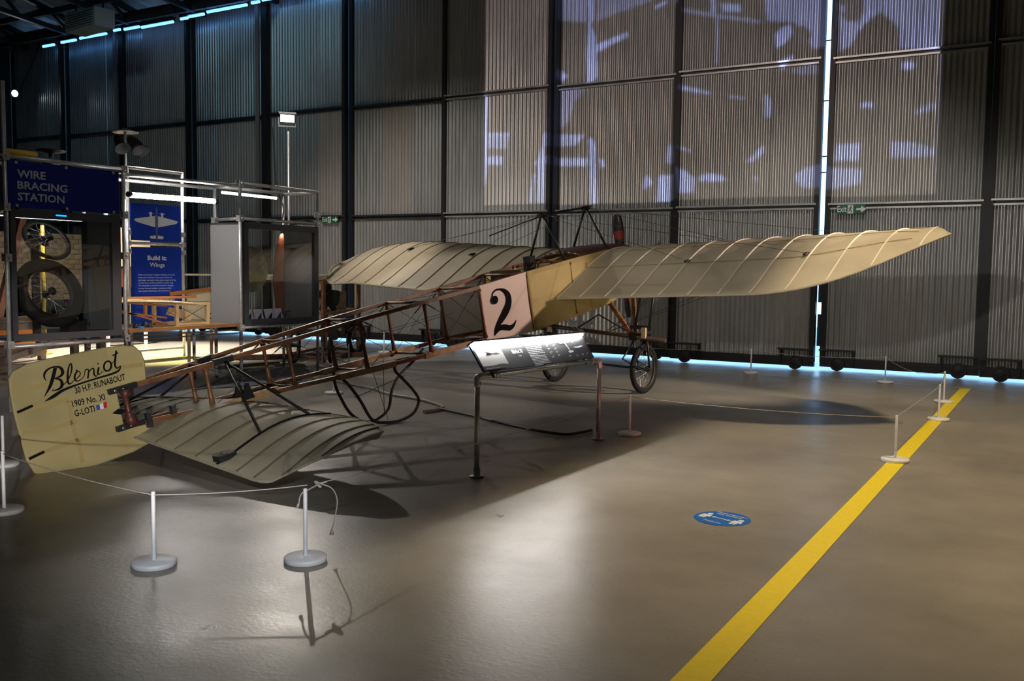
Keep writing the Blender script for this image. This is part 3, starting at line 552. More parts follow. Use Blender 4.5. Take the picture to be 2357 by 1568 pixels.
# cabane pylons
for s,z,hw in ((1.67,.93,.3),(2.6,.905,.3)):
    for sg in (-1,1): MB().tube([G(s-.02,sg*hw,.33),G(s,sg*.01,z)],.0155,8).build('pylon_strut',TUBE,PLANE)
    MB().tube([G(s-.06,0,z),G(s+.06,0,z)],.032,8).build('pylon_head',TUBE,PLANE)
MB().tube([G(1.62,0,.935),G(2.72,0,.912)],.014,8).build('pylon_bar',TUBE,PLANE)
MB().tube([G(1.67,0,.92),G(1.0,-.33,.78)],.008,5).tube([G(1.67,0,.92),G(1.2,-.33,.80)],.006,5).build('turnbuckle',TUBE,PLANE)
m=MB()
for a in ((1.0,-.33,.78,-.2,-1.6,.3),(1.2,-.33,.80,.2,-2.6,.5)): pass
# propeller and engine
pr=MB(); hub=G(3.3,0,0)
def blade(d,name,parent):
    m=MB(); vs=[]; up=PU*d
    for r,wd,tw in ((.06,.06,.9),(.16,.085,.8),(.32,.125,.6),(.5,.15,.42),(.62,.15,.33),(.70,.125,.3),(.735,.06,.28)):
        a=PL*math.cos(tw)*d+PF*math.sin(tw); nrm=up.cross(a).normalized()
        for k in range(8):
            t=2*PI*k/8; vs.append(hub+up*r+a*(wd/2*math.cos(t))+nrm*(.014*math.sin(t)))
    m.add(vs,[(i*8+k,i*8+(k+1)%8,(i+1)*8+(k+1)%8,(i+1)*8+k) for i in range(6) for k in range(8)]+[tuple(48+k for k in range(8))],True)
    b=m.build(name,mat('dark_propeller',(.025,.02,.018),.35),parent)
    mm=MB(); vs=[]
    for r,wd,tw in ((.385,.138,.53),(.50,.154,.42)):
        a=PL*math.cos(tw)*d+PF*math.sin(tw); nrm=up.cross(a).normalized()
        for k in range(8): t=2*PI*k/8; vs.append(hub+up*r+a*((wd+.004)/2*math.cos(t))+nrm*(.0165*math.sin(t)))
    mm.add(vs,[(k,(k+1)%8,8+(k+1)%8,8+k) for k in range(8)],True).build('red_band',mat('red_paint',(.30,.02,.015),.4),b)
P=MB().lathe(hub-PF*.09,PF,[(0,0),(.09,0),(.09,.03),(.06,.05),(.06,.16),(.03,.19),(0,.19)],20).build('propeller_hub',BLACK,PLANE)
blade(1,'propeller_blade',P); blade(-1,'propeller_blade',P)
ec=G(2.95,0,0)
MB().lathe(ec-PF*.12,PF,[(0,0),(.12,0),(.14,.05),(.14,.2),(.07,.26),(.05,.3),(0,.3)],20).build('crankcase',mat('cast_aluminium',(.4,.4,.4),.4,.8),PLANE)
for a in (-65,0,65):
    d=PU*math.cos(math.radians(a))+PL*math.sin(math.radians(a))
    prof=[(.05,.1)]
    for k in range(8): prof+=[(.052,.12+k*.022),(.068,.124+k*.022),(.068,.132+k*.022),(.052,.136+k*.022)]
    MB().lathe(ec,d,prof+[(.05,.31),(.02,.34),(0,.34)],16).build('cylinder',BLACK,PLANE)
# undercarriage
def wheel(name,c,axis,R,r,parent,nsp=28,hubl=.10):
    c=V(c); axis=V(axis).normalized(); a=axis.orthogonal().normalized(); b=axis.cross(a)
    ring=lambda rr,n=40,o=0:[c+axis*o+(a*math.cos(2*PI*k/n)+b*math.sin(2*PI*k/n))*rr for k in range(n)]
    w=MB().tube(ring(R-r),r,10,closed=True).build(name,RUBBER,parent)
    MB().lathe(c,axis,[(R-2*r+.004,-r*.55),(R-2*r-.012,-r*.2),(R-2*r-.012,r*.2),(R-2*r+.004,r*.55)],40).build('rim',mat('dark_rim',(.08,.075,.07),.4,.6),w)
    MB().lathe(c,axis,[(0,-hubl),(.022,-hubl),(.022,-hubl*.75),(.05,-hubl*.7),(.05,-hubl*.6),(.026,-hubl*.5),(.026,hubl*.5),(.05,hubl*.6),(.05,hubl*.7),(.022,hubl*.75),(.022,hubl),(0,hubl)],14).build('hub',TUBE,w)
    m=MB()
    for k in range(nsp):
        t=2*PI*k/nsp; t2=t+(.35 if k%4<2 else -.35); sd=1 if k%2 else -1
        m.tube([c+axis*sd*hubl*.65+(a*math.cos(t2)+b*math.sin(t2))*.045,c+(a*math.cos(t)+b*math.sin(t))*(R-2*r)],.0022,3,cap=False)
    m.build('spokes',CHROME,w,kind=None)
    return w
WR=V((-4.86,11.74,.335)); WL=V((-6.46,12.22,.335)); ax=V((1,-.14,0))
wheel('wheel',WR,ax,.335,.036,PLANE); wheel('wheel',WL,ax,.335,.036,PLANE)
barL=V((-6.75,12.0,.86)); barR=V((-4.47,11.50,.745))
MB().tube([barL,barR],.028,8).build('lower_beam',WOODD,PLANE)
MB().tube([WL+V((.1,0,-.0)),WR-V((.1,0,0))],.016,8).build('axle_tube',TUBE,PLANE)
for W_,sx in ((WR,1),(WL,-1)):
    bx=barL+(barR-barL)*((W_.x-barL.x)/(barR.x-barL.x))
    top=G(2.75,sx*.80,-.02)
    for d in (-.10,.10):
        MB().tube([V((bx.x+d+.02*sx,bx.y,.86)),V((bx.x+d*.9+.10*sx,bx.y-.02,1.42))],.017,8).build('suspension_tube',TUBE,PLANE)
        MB().tube([V((bx.x+d,bx.y,.72)),W_+ax.normalized()*(.085 if d>0 else -.085)],.014,8).build('wheel_fork',TUBE,PLANE)
        MB().tube([V((bx.x+d,bx.y-.34,.50)),W_+ax.normalized()*(.085 if d>0 else -.085)],.010,6).tube([V((bx.x+d,bx.y-.34,.50)),V((bx.x+d,bx.y,.70))],.010,6).build('fork_stay',TUBE,PLANE)
    MB().bar((bx.x-.14,bx.y,.90),(bx.x+.16,bx.y,.90),.05,.05).bar((bx.x-.14,bx.y,.80),(bx.x+.16,bx.y,.80),.05,.04).build('slider_block',BLACK,PLANE)
    MB().box((bx.x+.07,bx.y-.05,.83),(.06,.05,.14)).build('shock_cord',mat('tan_cord',(.55,.42,.25),.8),PLANE)
    for tp,ft,wd in ((G(2.42,sx*.33,-.34),bx-V((.12*sx,0,-.03)),.06),(G(3.05,sx*.31,-.18),bx-V((.06*sx,0,-.03)),.05)):
        MB().bar(tp,ft,wd,.035,PF).build('undercarriage_strut',WOOD,PLANE)
    MB().box(bx-V((.1*sx,0,-.01)),(.10,.07,.10)).build('strut_socket',BLACK,PLANE)
m=MB(); m.tube([G(1.2,0,-.38),barL+(barR-barL)*.4],.012,6).tube([barL+(barR-barL)*.38+V((0,-.02,.03)),G(2.6,.0,-.55),barL+(barR-barL)*.75+V((0,0,.05))],.010,6)
m.build('brace_tube',TUBE,PLANE)
# tailplane
def tp_pt(s,w):
    a=abs(w); t=(s+4.08)/1.15
    return G(s,w,-.215+.11*math.sin(PI*min(max(t,0),1)**1.2)-((.108-.062*min(max(t,0),1))*a if w>0 else .045*a))
def tl(a): return -2.93 if a<1.3 else -2.93-.30*((a-1.3)/.92)**2.2
def tt(a): return -4.08 if a<1.55 else -4.08+.0*(a-1.55)
wmax=2.22
m=MB(); vs=[]; ws=[-2.20,-2.15,-2.06,-1.95,-1.87]+[ -1.8+.12*i for i in range(31)]+[1.87,1.95,2.06,2.15,2.20]; NT=12
for w in ws:
    a=abs(w); l,t=tl(a),tt(a)
    if a>1.84: t=-4.08+.78*((a-1.84)/.38)**1.35
    top=[tp_pt(t+(l-t)*k/(NT-1),w) for k in range(NT)]; vs+=top+[p-PU*(.004+.035*math.sin(PI*k/(NT-1))) for k,p in enumerate(top)][::-1]
n=2*NT; e=(len(ws)-1)*n
m.add(vs,[(i*n+k,i*n+(k+1)%n,(i+1)*n+(k+1)%n,(i+1)*n+k) for i in range(len(ws)-1) for k in range(n)]+[tuple(range(n)),tuple(e+k for k in range(n))],True)
TPM=mat('tail_linen',(.56,.52,.38),.55,0,var=.14,scale=5,trans=.3)
TP=m.build('tailplane',TPM,PLANE)
for a in (.32,.62,.92,1.22,1.48,1.70,1.92,2.06):
    for sg in (-1,1):
        l,t=tl(a),tt(a)
        if a>1.84: t=-4.08+.78*((a-1.84)/.38)**1.35
        MB().tube([tp_pt(t+(l-t)*q,sg*a)+PU*.002 for q in np.linspace(.02,.985,10)],.009 if a!=1.22 else .012,5).build('rib',mat('tail_rib_shade',(.11,.09,.055),.7) if a!=1.22 else INK,TP)  # rib lines: their shade is put into the dark colour
MB().tube([tp_pt(tt(a) if a<1.84 else -4.08+.78*((a-1.84)/.38)**1.35,a) for a in np.linspace(-.1,wmax-.03,16)]+[tp_pt(tl(a),a) for a in np.linspace(wmax-.03,.1,16)],.009,5).build('edge_binding',TPM,TP)
c=tp_pt(-3.98,1.22)+PU*.02
MB().box(c,(.15,.10,.045),(PF,PL,PU)).build('hinge_cover',BLACK,TP)
MB().box(c+PU*.025,(.03,.07,.006),(PF,PL,PU)).build('hinge_plate',mat('brown_leather',(.1,.05,.02)),TP)
for s1,a1 in ((-3.64,1.22),(-3.16,1.22)):
    for sg in (-1,1): MB().tube([G(-3.2,sg*.165,.225),tp_pt(s1,sg*a1)+PU*.01],.0125,8).build('tail_strut',TUBE,PLANE)
for sg in (-1,1): MB().bar(G(-3.3,sg*.14,.235),G(-3.12,sg*.165,.24),.05,.055,PU).build('strut_bracket',BLACK,PLANE)
for w in (.10,.24): 
    m=MB(); m.prism([(-.07,0),(.06,0),(.015,.15),(-.005,.15)],G(-3.08,w,-.15),PF,PU,.02); m.build('tail_horn',BLACK,PLANE)
MB().bar(G(-3.55,.17,-.16),G(-2.75,.22,-.155),.03,.075,PU).build('tail_fairing',WOODL,PLANE)
for s in (-3.95,-3.72): MB().box(G(s,.07,-.10),(.04,.05,.13),(PF,PL,PU)).build('tail_clip',DSTEEL,PLANE)
# rudder
EO=lambda w:G(0,w,0)
rud=MB().prism(RUDDER_OUTLINE,EO(0),PF,PU,.032).build('rudder',LINENR,PLANE)
m=MB()
for bnd in RUDDER_BANDS: m.ribbon(fine([(x,y,.034) for x,y in bnd]),EO(.0168),PF,PU)
m.build('rudder_rib',mat('rudder_rib_shade',(.40,.31,.12),.7),rud)  # soft brown shade along the ribs, painted as colour bands
m=MB().tube([EO(0)+PF*x+PU*y for x,y in RUDDER_OUTLINE],.017,6,closed=True); m.build('rudder_frame',LINENR,rud)
m=MB()
for st in SCRIPT_STROKES: m.ribbon(fine(st),EO(.0175),PF,PU)
m.build('script_lettering',INK,rud)
for body,x0,y0,x1,y1 in RUDDER_TEXT:
    ex=(PF*(x1-x0)+PU*(y1-y0)); L=ex.length; ex.normalize(); m=MB(); put_text(m,body,EO(.0176)+PF*x0+PU*y0,ex,PU,.052,fit=L,bold=.018)
    m.build('block_lettering',INK,rud)
a,b=V(FLAG[0]+(0,)),V(FLAG[3]+(0,)); c0,d0=V(FLAG[7]+(0,)),V((FLAG[4][0],FLAG[4][1]-.02,0))
for k,(nm,cl) in enumerate((('flag_blue',(.03,.10,.40)),('flag_white',(.8,.8,.8)),('flag_red',(.5,.02,.03)))):
    q=lambda p,r,t:(p.x+(r.x-p.x)*t,p.y+(r.y-p.y)*t)
    MB().flat([q(a,b,k/3),q(a,b,(k+1)/3),q(c0,d0,(k+1)/3),q(c0,d0,k/3)],[(0,1,2,3)],EO(.0176),PF,PU).build('flag_stripe',mat(nm,cl,.5),rud)
for z in (.212,-.107):
    MB().bar(G(-4.22,.035,z),G(-3.98,.045,z+.005),.05,.045,PU).build('rudder_hinge',BLACK,PLANE)
    m=MB()
    for k in range(3): m.lathe(G(-4.17+.07*k,.06,z),PL,[(0,.006),(.014,.004),(.016,0)],8)
    m.build('hinge_bolt',CHROME,PLANE)
MB().tube([G(-4.08,.03,.20),G(-4.085,.03,.14),G(-4.085,.03,.0),G(-4.08,.03,-.04),G(-4.08,.03,-.10)],[.055,.026,.024,.045,.06],8).build('stern_post',mat('red_brown_wood',(.10,.025,.018),.45),PLANE)
for z,y in ((.245,-4.93),(-.13,-4.925)): MB().bar(G(y,.018,z),G(y+.12,.018,z+.02),.008,.02,PU).build('control_horn',INK,rud)
MB().prism([(-4.22,.03),(-4.16,.055),(-4.11,.03),(-4.16,.005)],EO(.03),PF,PU,.02).build('control_horn',INK,rud)
# tail skid hoops
CANE=mat('bound_cane',(.035,.028,.024),.6,0,var=.4,scale=60)
for k,(w0,pts) in enumerate(((-.20,[(-1.78,-.25),(-1.80,-.38),(-1.78,-.52),(-1.72,-.70),(-1.60,-.82),(-1.42,-.865),(-1.22,-.80),(-1.10,-.62),(-.95,-.50),(-.70,-.40),(-.5,-.30)]),(.20,[(-2.0,-.24),(-1.9,-.36),(-1.78,-.54),(-1.64,-.78),(-1.46,-.865),(-1.25,-.90),(-1.06,-.87),(-.97,-.76),(-1.05,-.62),(-1.20,-.45),(-1.30,-.33),(-1.26,-.25),(-1.0,-.27)]))):
    MB().tube([G(s,w0*(1-.45*min(1,max(0,(-z-.3)/.5))),z) for s,z in [tuple(p)[:2] for p in smooth_path([(a,b,0) for a,b in pts],5)]],.0165,8).build('tail_skid_hoop',CANE,PLANE)
m=MB(); m.tube([G(-1.6,.2,-.25),G(-1.42,.1,-.85)],.004,4).tube([G(-1.1,-.2,-.27),G(-1.3,-.1,-.86)],.004,4).tube([G(-1.8,.1,-.50),G(-1.1,.1,-.45)],.004,4)
m.build('skid_wire',WIRE,PLANE)
# ================================================================ BARRIER POSTS AND ROPES
def make_post(x,y,lab,h=.41):
    t=thing('barrier_post',(x,y,0),lab,'post','white rope barrier posts')
    MB().lathe((x,y,0),Z1,[(0,.0),(.112,.0),(.118,.005),(.118,.026),(.112,.031),(0,.032)],36).build('base',WHITE,t)
    MB().lathe((x,y,0),Z1,[(.0115,.03),(.0115,h-.004),(.009,h),(0,h)],14).build('stem',WHITE,t)
    MB().lathe((x,y,h-.02),X1,[(.004,-.0125),(.004,.0125)],8).build('eyelet',BLACK,t)
    return t
P1=(-4.207,3.333); P2=(-3.575,3.833)
p0=make_post(*P1,'white barrier post nearest the camera on the left, below the rudder')
posts=[(P2,'white barrier post with knotted rope tail, in front of the tailplane'),((-1.235,8.713),'white barrier post standing on the yellow line, nearest the camera there'),((-3.708,8.621),'white barrier post lit pink beside the right leg of the information stand'),((-4.41,15.175),'thin white barrier post near the hangar doors, right of the aeroplane wheel'),((-1.317,13.203),'white barrier post on the far part of the yellow line, rearmost of the three there'),((-2.327,15.086),'white barrier post on the white floor line near the doors, left of the yellow line'),((-1.194,11.521),'white barrier post on the yellow line, middle of the three there'),((-5.939,3.541),'white round barrier base cut by the left photo edge, lower of the two'),((-7.335,4.377),'white round barrier base cut by the left photo edge, upper of the two'),((-8.156,9.289),'white barrier post seen under the fuselage, beside the cane tail skid'),((-10.577,11.748),'slim white barrier post right of the display case with the red propeller blade'),((-10.093,11.856),'white barrier post behind the fuselage by the grey floor hose'),((-11.469,14.52),'white barrier post far back under the left wing near the doors')]
for (x,y),lab in posts: dup(p0,(x-P1[0],y-P1[1],0),lab,'white rope barrier posts')
def rope(a,b,lab,sag=.03,za=.39,zb=.39,r=.0032):
    a=V((a[0],a[1],za));b=V((b[0],b[1],zb))
    pts=[a+(b-a)*t-V((0,0,sag*4*t*(1-t))) for t in np.linspace(0,1,13)]
    return MB().tube(pts,r,6).build('barrier_rope',ROPE,label=lab,cat='rope',group='barrier ropes')
rope(posts[7][0],P1,'rope running up left from the left foreground post to the cut-off base',.02)
rope(P1,(-3.62,3.90),'rope between the two foreground barrier posts below the tailplane',.012,zb=.41)
K=V((-3.60,3.98,.405))
rope((K.x,K.y),posts[2][0],'long rope from the knot past the information stand to the pink-lit post',.035,za=.41)
rope(posts[2][0],posts[1][0],'rope from the pink-lit post to the nearest post on the yellow line',.03)
rope(posts[1][0],posts[6][0],'taut rope between the nearest and middle posts on the yellow line',.005,za=.40)
rope(posts[6][0],posts[4][0],'short rope between the middle and rear posts on the yellow line',.01)
rope(posts[4][0],posts[5][0],'slack drooping rope from the rear yellow-line post to the white-line post',.10)
rope(posts[5][0],posts[3][0],'thin rope along the doors between the two posts by the white line',.05)
rope(posts[3][0],(-7.6,15.0),'thin rope leading left behind the aeroplane wheel along the doors',.06)
rope(posts[9][0],posts[10][0],'rope behind the fuselage from the tail skid post to the display case post',.12)
m=MB()
m.tube(smooth_path([K+V((.0,0,0)),K+V((.03,.02,.012)),K+V((-.02,.03,-.01)),K+V((.02,-.02,-.012)),K+V((-.03,-.01,.01)),K],5),.0065,6)
m.tube(smooth_path([K,V((-3.585,3.9,.40)),V((P2[0],P2[1],.392))],4),.0045,6)
m.tube(smooth_path([K,K+V((.05,.045,-.03)),K+V((.075,.06,-.10)),K+V((.065,.05,-.20)),K+V((.055,.045,-.25))],5),.0042,6)
m.tube([K+V((.055,.045,-.25)),K+V((.053,.044,-.262)),K+V((.05,.043,-.295))],[.007,.004,.013],7)
m.tube(smooth_path([V((P2[0]-.012,P2[1]-.004,.39)),V((P2[0]-.03,P2[1]-.01,.36)),V((P2[0]-.035,P2[1]-.012,.325))],4),.004,6).tube([V((P2[0]-.035,P2[1]-.012,.325)),V((P2[0]-.045,P2[1]-.015,.30))],[.005,.011],6)
m.build('knotted_rope_end',ROPE,label='knotted and frayed rope end hanging from the foreground barrier post',cat='rope')
# ================================================================ INFORMATION STAND
IS=thing('information_stand',(-3.9,7.2,0),'sloping black information board on a galvanised pipe stand with a lit top edge','information board')
FL_,FR_=V((-3.945,6.164,0)),V((-3.868,8.222,0)); TL,TR=V((FL_.x,FL_.y,.792)),V((FR_.x,FR_.y,.772)); R_=.0215
for p,q in ((FL_,TL),(FR_,TR)):
    MB().cyl(p+V((0,0,.01)),q-V((0,0,.03)),R_,16).build('leg',GALV,IS)
    m=MB().lathe(p,Z1,[(0,0),(.058,0),(.058,.010),(.03,.012),(.03,.07),(.024,.075)],20); m.build('base_flange',GALV,IS)
    d=(TR-TL).normalized()*(1 if q is TL else -1)
    m=MB().tube(smooth_path([q-V((0,0,.075)),q-V((0,0,.02)),q+d*.006+V((0,0,-.003)),q+d*.03+V((0,0,.002)),q+d*.085+V((0,0,.0))],4),.028,14); m.lathe(q-V((0,0,.05)),X1,[(0,.036),(.010,.035),(.011,.02)],8).build('pipe_elbow',GALV,IS)
MB().cyl(TL+V((0,.05,0)),TR-V((0,.05,0)),R_,16).build('rail',GALV,IS)
for y in (6.42,8.06):
    c=TL+(TR-TL)*((y-TL.y)/(TR.y-TL.y)); m=MB().cyl(c-V((0,.022,0)),c+V((0,.022,0)),.029,16); m.box(c+V((-.015,0,.035)),(.05,.035,.04)); m.build('rail_clamp',GALV,IS)
BL,BR=V((-3.893,6.18,.833)),V((-3.845,8.061,.815)); TLb=V((-4.028,6.18,1.03)); TRb=V((-3.972,8.061,1.012))
ex=(BR-BL); BW=ex.length; ex.normalize(); ey=(TLb-BL); BH=ey.length; ey.normalize(); nz=ex.cross(ey).normalized()
if nz.x<0: nz=-nz
BOARD=mat('charcoal_board',(.030,.031,.036),.42)
bd=MB().box(BL+ex*BW/2+ey*BH/2-nz*.008,(BW,BH,.014),(ex,ey,nz)).build('board',BOARD,IS)
def bp(x,y,o=.0006): return BL+ex*(x*BW)+ey*(y*BH)+nz*o
m=MB(); m.add([bp(.012,.17),bp(.212,.17),bp(.212,.995),bp(.012,.995)],[(0,1,2,3)]); m.build('photograph',mat('grey_photo',(.50,.50,.50),.5,0,var=.2,scale=2),bd)
m=MB(); m.add([bp(.012,.05,.0005),bp(.212,.05,.0005),bp(.212,.19,.0008),bp(.16,.23,.0008),bp(.11,.20,.0008),bp(.05,.19,.0008),bp(.012,.20,.0008)],[tuple(range(7))]); m.build('photo_trees',mat('photo_dark',(.06,.06,.065)),bd)
m=MB(); m.ribbon([(.075,.74,.008),(.11,.645,.02),(.14,.63,.02),(.165,.60,.012)],BL+nz*.0014,ex*BW,ey*BH); m.ribbon([(.09,.60,.03),(.105,.66,.05),(.125,.62,.03)],BL+nz*.0015,ex*BW,ey*BH); m.ribbon([(.15,.66,.02),(.185,.60,.01)],BL+nz*.0015,ex*BW,ey*BH); m.build('photo_aeroplane',INK,bd)
m=MB(); put_text(m,'Blériot XI',bp(.285,.55,.0012),ex,ey,.036,fit=.165,bold=.03); m.build('title',TXT,bd)
m=MB(); put_text(m,'Replica',bp(.325,.42,.0012),ex,ey,.012,fit=.045,bold=.01); m.build('subtitle',TXT,bd)
for n_,x,y,w_,p_,t_,sd in ((8,.415,.86,.145,.0165,.0075,3),(7,.415,.34,.15,.0145,.0065,4),(1,.03,.09,.2,.01,.003,9)):
    m=MB(); word_bars(m,n_,bp(x,y,.0016),ex,ey,BW*w_,p_,t_,sd); m.build('text_block',TXT,bd)
for k,(x,y) in enumerate(((.60,.88),(.60,.74),(.60,.60),(.60,.44),(.60,.26),(.66,.86),(.66,.72),(.66,.58),(.66,.44),(.66,.3),(.76,.2),(.83,.18),(.89,.2),(.94,.22))):
    m=MB(); word_bars(m,2,bp(x,y,.0012),ex,ey,BW*.03,.011,.004,20+k); m.build('caption',TXT,bd)
m=MB()
m.flat([(.735,.90),(.815,.93),(.83,.78),(.74,.74),(.725,.80)],[(0,1,2,3,4)],BL+nz*.0013,ex*BW,ey*BH); m.ribbon([(.785,.76,.012),(.80,.40,.006)],BL+nz*.0013,ex*BW,ey*BH); m.flat([(.775,.40),(.825,.42),(.825,.34),(.78,.32)],[(0,1,2,3)],BL+nz*.0013,ex*BW,ey*BH)
m.ribbon([(.85,.9,.06),(.93,.93,.03)],BL+nz*.0013,ex*BW,ey*BH); m.ribbon([(.86,.55,.05),(.89,.52,.05),(.94,.57,.04)],BL+nz*.0013,ex*BW,ey*BH); m.ribbon([(.86,.84,.02),(.865,.76,.02)],BL+nz*.0013,ex*BW,ey*BH)
m.build('aeroplane_diagrams',TXT,bd)
MB().box(BL+ex*BW/2+ey*(BH+.012)+nz*.018,(BW+.02,.012,.075),(ex,ey,nz)).build('light_hood',CASEF,IS)
MB().box(BL+ex*BW/2+ey*(BH+.002)+nz*.010,(BW-.01,.007,.013),(ex,ey,nz)).build('led_strip',mat('led_strip',(1,1,1),.4,emit=(1,.97,.93),estr=270),IS)
for y in (.08,.92): MB().bar(BL+ex*BW*y-nz*.02+ey*BH*.8,BL+ex*BW*y-V((0,0,.05))-nz*.01,.02,.012).build('board_bracket',DSTEEL,IS)
# ================================================================ FLOOR STICKER, CABLES
ST=thing('floor_sticker',(-1.905,6.0,0),'round blue keep-your-distance sticker on the bare concrete floor','sticker')
MB().lathe((-1.905,6.0,0),Z1,[(0,.0025),(.185,.0025),(.186,.0)],48,False).build('disc',mat('sticker_blue',(.01,.14,.52),.35),ST)
sx=V((.96,-.282,0)).normalized(); sy=V((.282,.96,0)).normalized(); so=V((-1.905,6.0,.0032))
m=MB(); put_text(m,'Please maintain a',so+sy*.115,sx,sy,.024,fit=.235,bold=.012,align='C'); m.build('lettering',mat('sticker_white',(.82,.82,.82),.4),ST); m=MB(); put_text(m,'safe distance',so+sy*.078,sx,sy,.024,fit=.19,bold=.012,align='C'); m.build('lettering',MATS['sticker_white'],ST); m=MB(); put_text(m,'Thank you',so-sy*.125,sx,sy,.024,fit=.135,bold=.012,align='C')
m.build('lettering',mat('sticker_white',(.82,.82,.82),.4),ST)
m=MB(); m.flat([(-.075,0),(-.05,.018),(-.05,.005),(.05,.005),(.05,.018),(.075,0),(.05,-.018),(.05,-.005),(-.05,-.005),(-.05,-.018)],[(0,1,2,3,8,9),(2,3,8)] and [(0,1,9),(2,3,7,8),(5,6,4)],so-sy*.01,sx,sy); m.build('arrow',MATS['sticker_white'],ST)
for k in (-1,1):
    c=so+sx*.12*k+sy*.0; m=MB()
    m.flat([(.020*math.cos(a),.042+.020*math.sin(a)) for a in np.linspace(0,2*PI,13)[:-1]],[tuple(range(12))],c,sx,sy)
    m.flat([(-.03,.018),(.03,.018),(.042,-.03),(.03,-.034),(.022,-.01),(.022,-.075),(.003,-.075),(.003,-.035),(-.003,-.035),(-.003,-.075),(-.022,-.075),(-.022,-.01),(-.03,-.034),(-.042,-.03)],[(0,1,2,3,4,11,12,13),(4,5,6,7,8,9,10,11)],c,sx,sy); m.build('walking_figure',MATS['sticker_white'],ST)
MB().tube(smooth_path(HOSE,6),.019,8).build('floor_hose',mat('grey_hose',(.30,.28,.26),.45),label='grey flexible hose lying on the floor under the fuselage',cat='hose')
MB().tube(smooth_path(CABLE,6),.015,8).build('power_cable',mat('black_cable',(.015,.015,.016),.5),label='black power cable snaking to the right leg of the information stand',cat='cable')
# ================================================================ BOOTHS OF PIPE SCAFFOLD
def pipes(t,segs,r=.024,name='pipe'):
    for p,q in segs: MB().cyl(p,q,r,12).build(name,GALV,t)
def clamps(t,pts):
    for p in pts: MB().box(p,(.075,.075,.085)).cyl(V(p)+V((.02,0,.0)),V(p)+V((.06,0,0)),.012,8).build('pipe_clamp',GALV,t)
XF=-10.0; XK=-10.78
# --- left booth
B1=thing('pipe_scaffold',(-10.4,6.8,0),'galvanised pipe scaffold frame holding the wire bracing station sign and the wheel case','scaffold')
pipes(B1,[((XF,6.07,0),(XF,6.07,3.6)),((XF,7.56,0),(XF,7.56,2.82)),((XK,6.07,0),(XK,6.07,2.8)),((XK,7.56,0),(XK,7.56,2.8)),((XF,6.02,2.80),(XF,7.60,2.80)),((XK,6.02,2.80),(XK,7.60,2.80)),((XK,6.07,2.77),(XF,6.07,2.77)),((XK,7.56,2.77),(XF,7.56,2.77)),((XF,6.07,.72),(XF,7.56,.72)),((XK,6.07,.72),(XK,7.56,.72))])
clamps(B1,[(XF,6.07,2.8),(XF,7.56,2.8),(XF,7.56,2.25),(XF,7.56,1.75),(XF,7.56,.74),(XF,6.07,.74),(XF,6.07,2.25),(XF,6.07,1.7),(XK,7.56,2.8)])
MB().cyl((XF-.02,6.06,2.853),(XF-.02,6.45,2.853),.035,12).build('yellow_sleeve',mat('yellow_foam',(.75,.48,.02),.6),B1)
S1=thing('wire_bracing_sign',(XF,6.8,2.25),'navy blue sign reading wire bracing station above the wheel case','sign')
MB().box2((XF-.02,6.11,2.255),(XF-.004,7.50,2.765)).build('board',NAVY,S1)
m=MB()
for k,tx in enumerate(('WIRE','BRACING','STATION')): m=MB(); put_text(m,tx,(XF+.002,6.21,2.585-.125*k),Y1,Z1,.086,fit=(.335,.60,.56)[k],bold=.022); m.build('lettering',mat('sign_white',(.5,.54,.62),.5),S1)
m=MB()
for y in (6.2,6.8,7.42):
    for z in (2.275,2.745): m.box((XF,y,z),(.012,.03,.03))
m.build('sign_bolt',GALV,S1)
def case(x0,x1,y0,y1,z0,z1,lab,side_left,panelR=True,win=(.07,.13,.06,.10)):
    t=thing('display_case',((x0+x1)/2,(y0+y1)/2,z0),lab,'display case')
    wl,wr,wb,wt=win; d=.05
    for a,b in (((x1-d,y0,z0),(x1,y0+wl,z1)),((x1-d,y1-wr,z0),(x1,y1,z1)),((x1-d,y0+wl,z0),(x1,y1-wr,z0+wb)),((x1-d,y0+wl,z1-wt),(x1,y1-wr,z1))): MB().box2(a,b).build('frame',CASEF,t)
    MB().box2((x1-.035,y0+wl,z0+wb),(x1-.028,y1-wr,z1-wt)).build('glass',GLASS,t)
    MB().box2((x0,y0+.02,z0),(x1-d,y1-.02,z0+.03)).build('floor_panel',CASEF,t)
    MB().box2((x0,y0+.02,z1-.03),(x1-d,y1-.02,z1)).build('top_panel',CASEF,t)
    MB().box2((x0,y1-.04,z0+.03),(x1-d,y1-.015,z1-.03)).build('side_panel',mat('case_liner',(.17,.17,.18),.5,.1),t)
    if side_left: MB().box2((x0,y0+.015,z0+.03),(x1-d,y0+.04,z1-.03)).build('side_panel',GREYP,t)
    for a,b in (((x0,y0+.02,z0+.03),(x0+.03,y0+.09,z1-.03)),((x0,y1-.1,z0+.03),(x0+.03,y1-.03,z1-.03))): MB().box2(a,b).build('rear_frame',CASEF,t)
    return t
C1=case(-10.62,XF,6.12,7.51,.775,2.235,'dark framed glass case with a bare wheel above a tyred wheel',False,win=(.06,.12,.075,.09))
LEDW=mat('case_tube',(1,1,1),.4,emit=(1,.95,.88),estr=5)
MB().box2((-10.12,6.17,2.145),(-10.08,7.05,2.17)).build('tube_light',LEDW,C1)
MB().box2((-10.3,6.17,2.165),(-10.28,6.7,2.175)).build('tube_light',LEDW,C1)
MB().box2((XF-.001,6.66,2.185),(XF+.004,6.79,2.20)).build('blue_indicator',mat('blue_indicator',(.0,.3,.8),.4,emit=(0,.35,1),estr=2.5),C1)
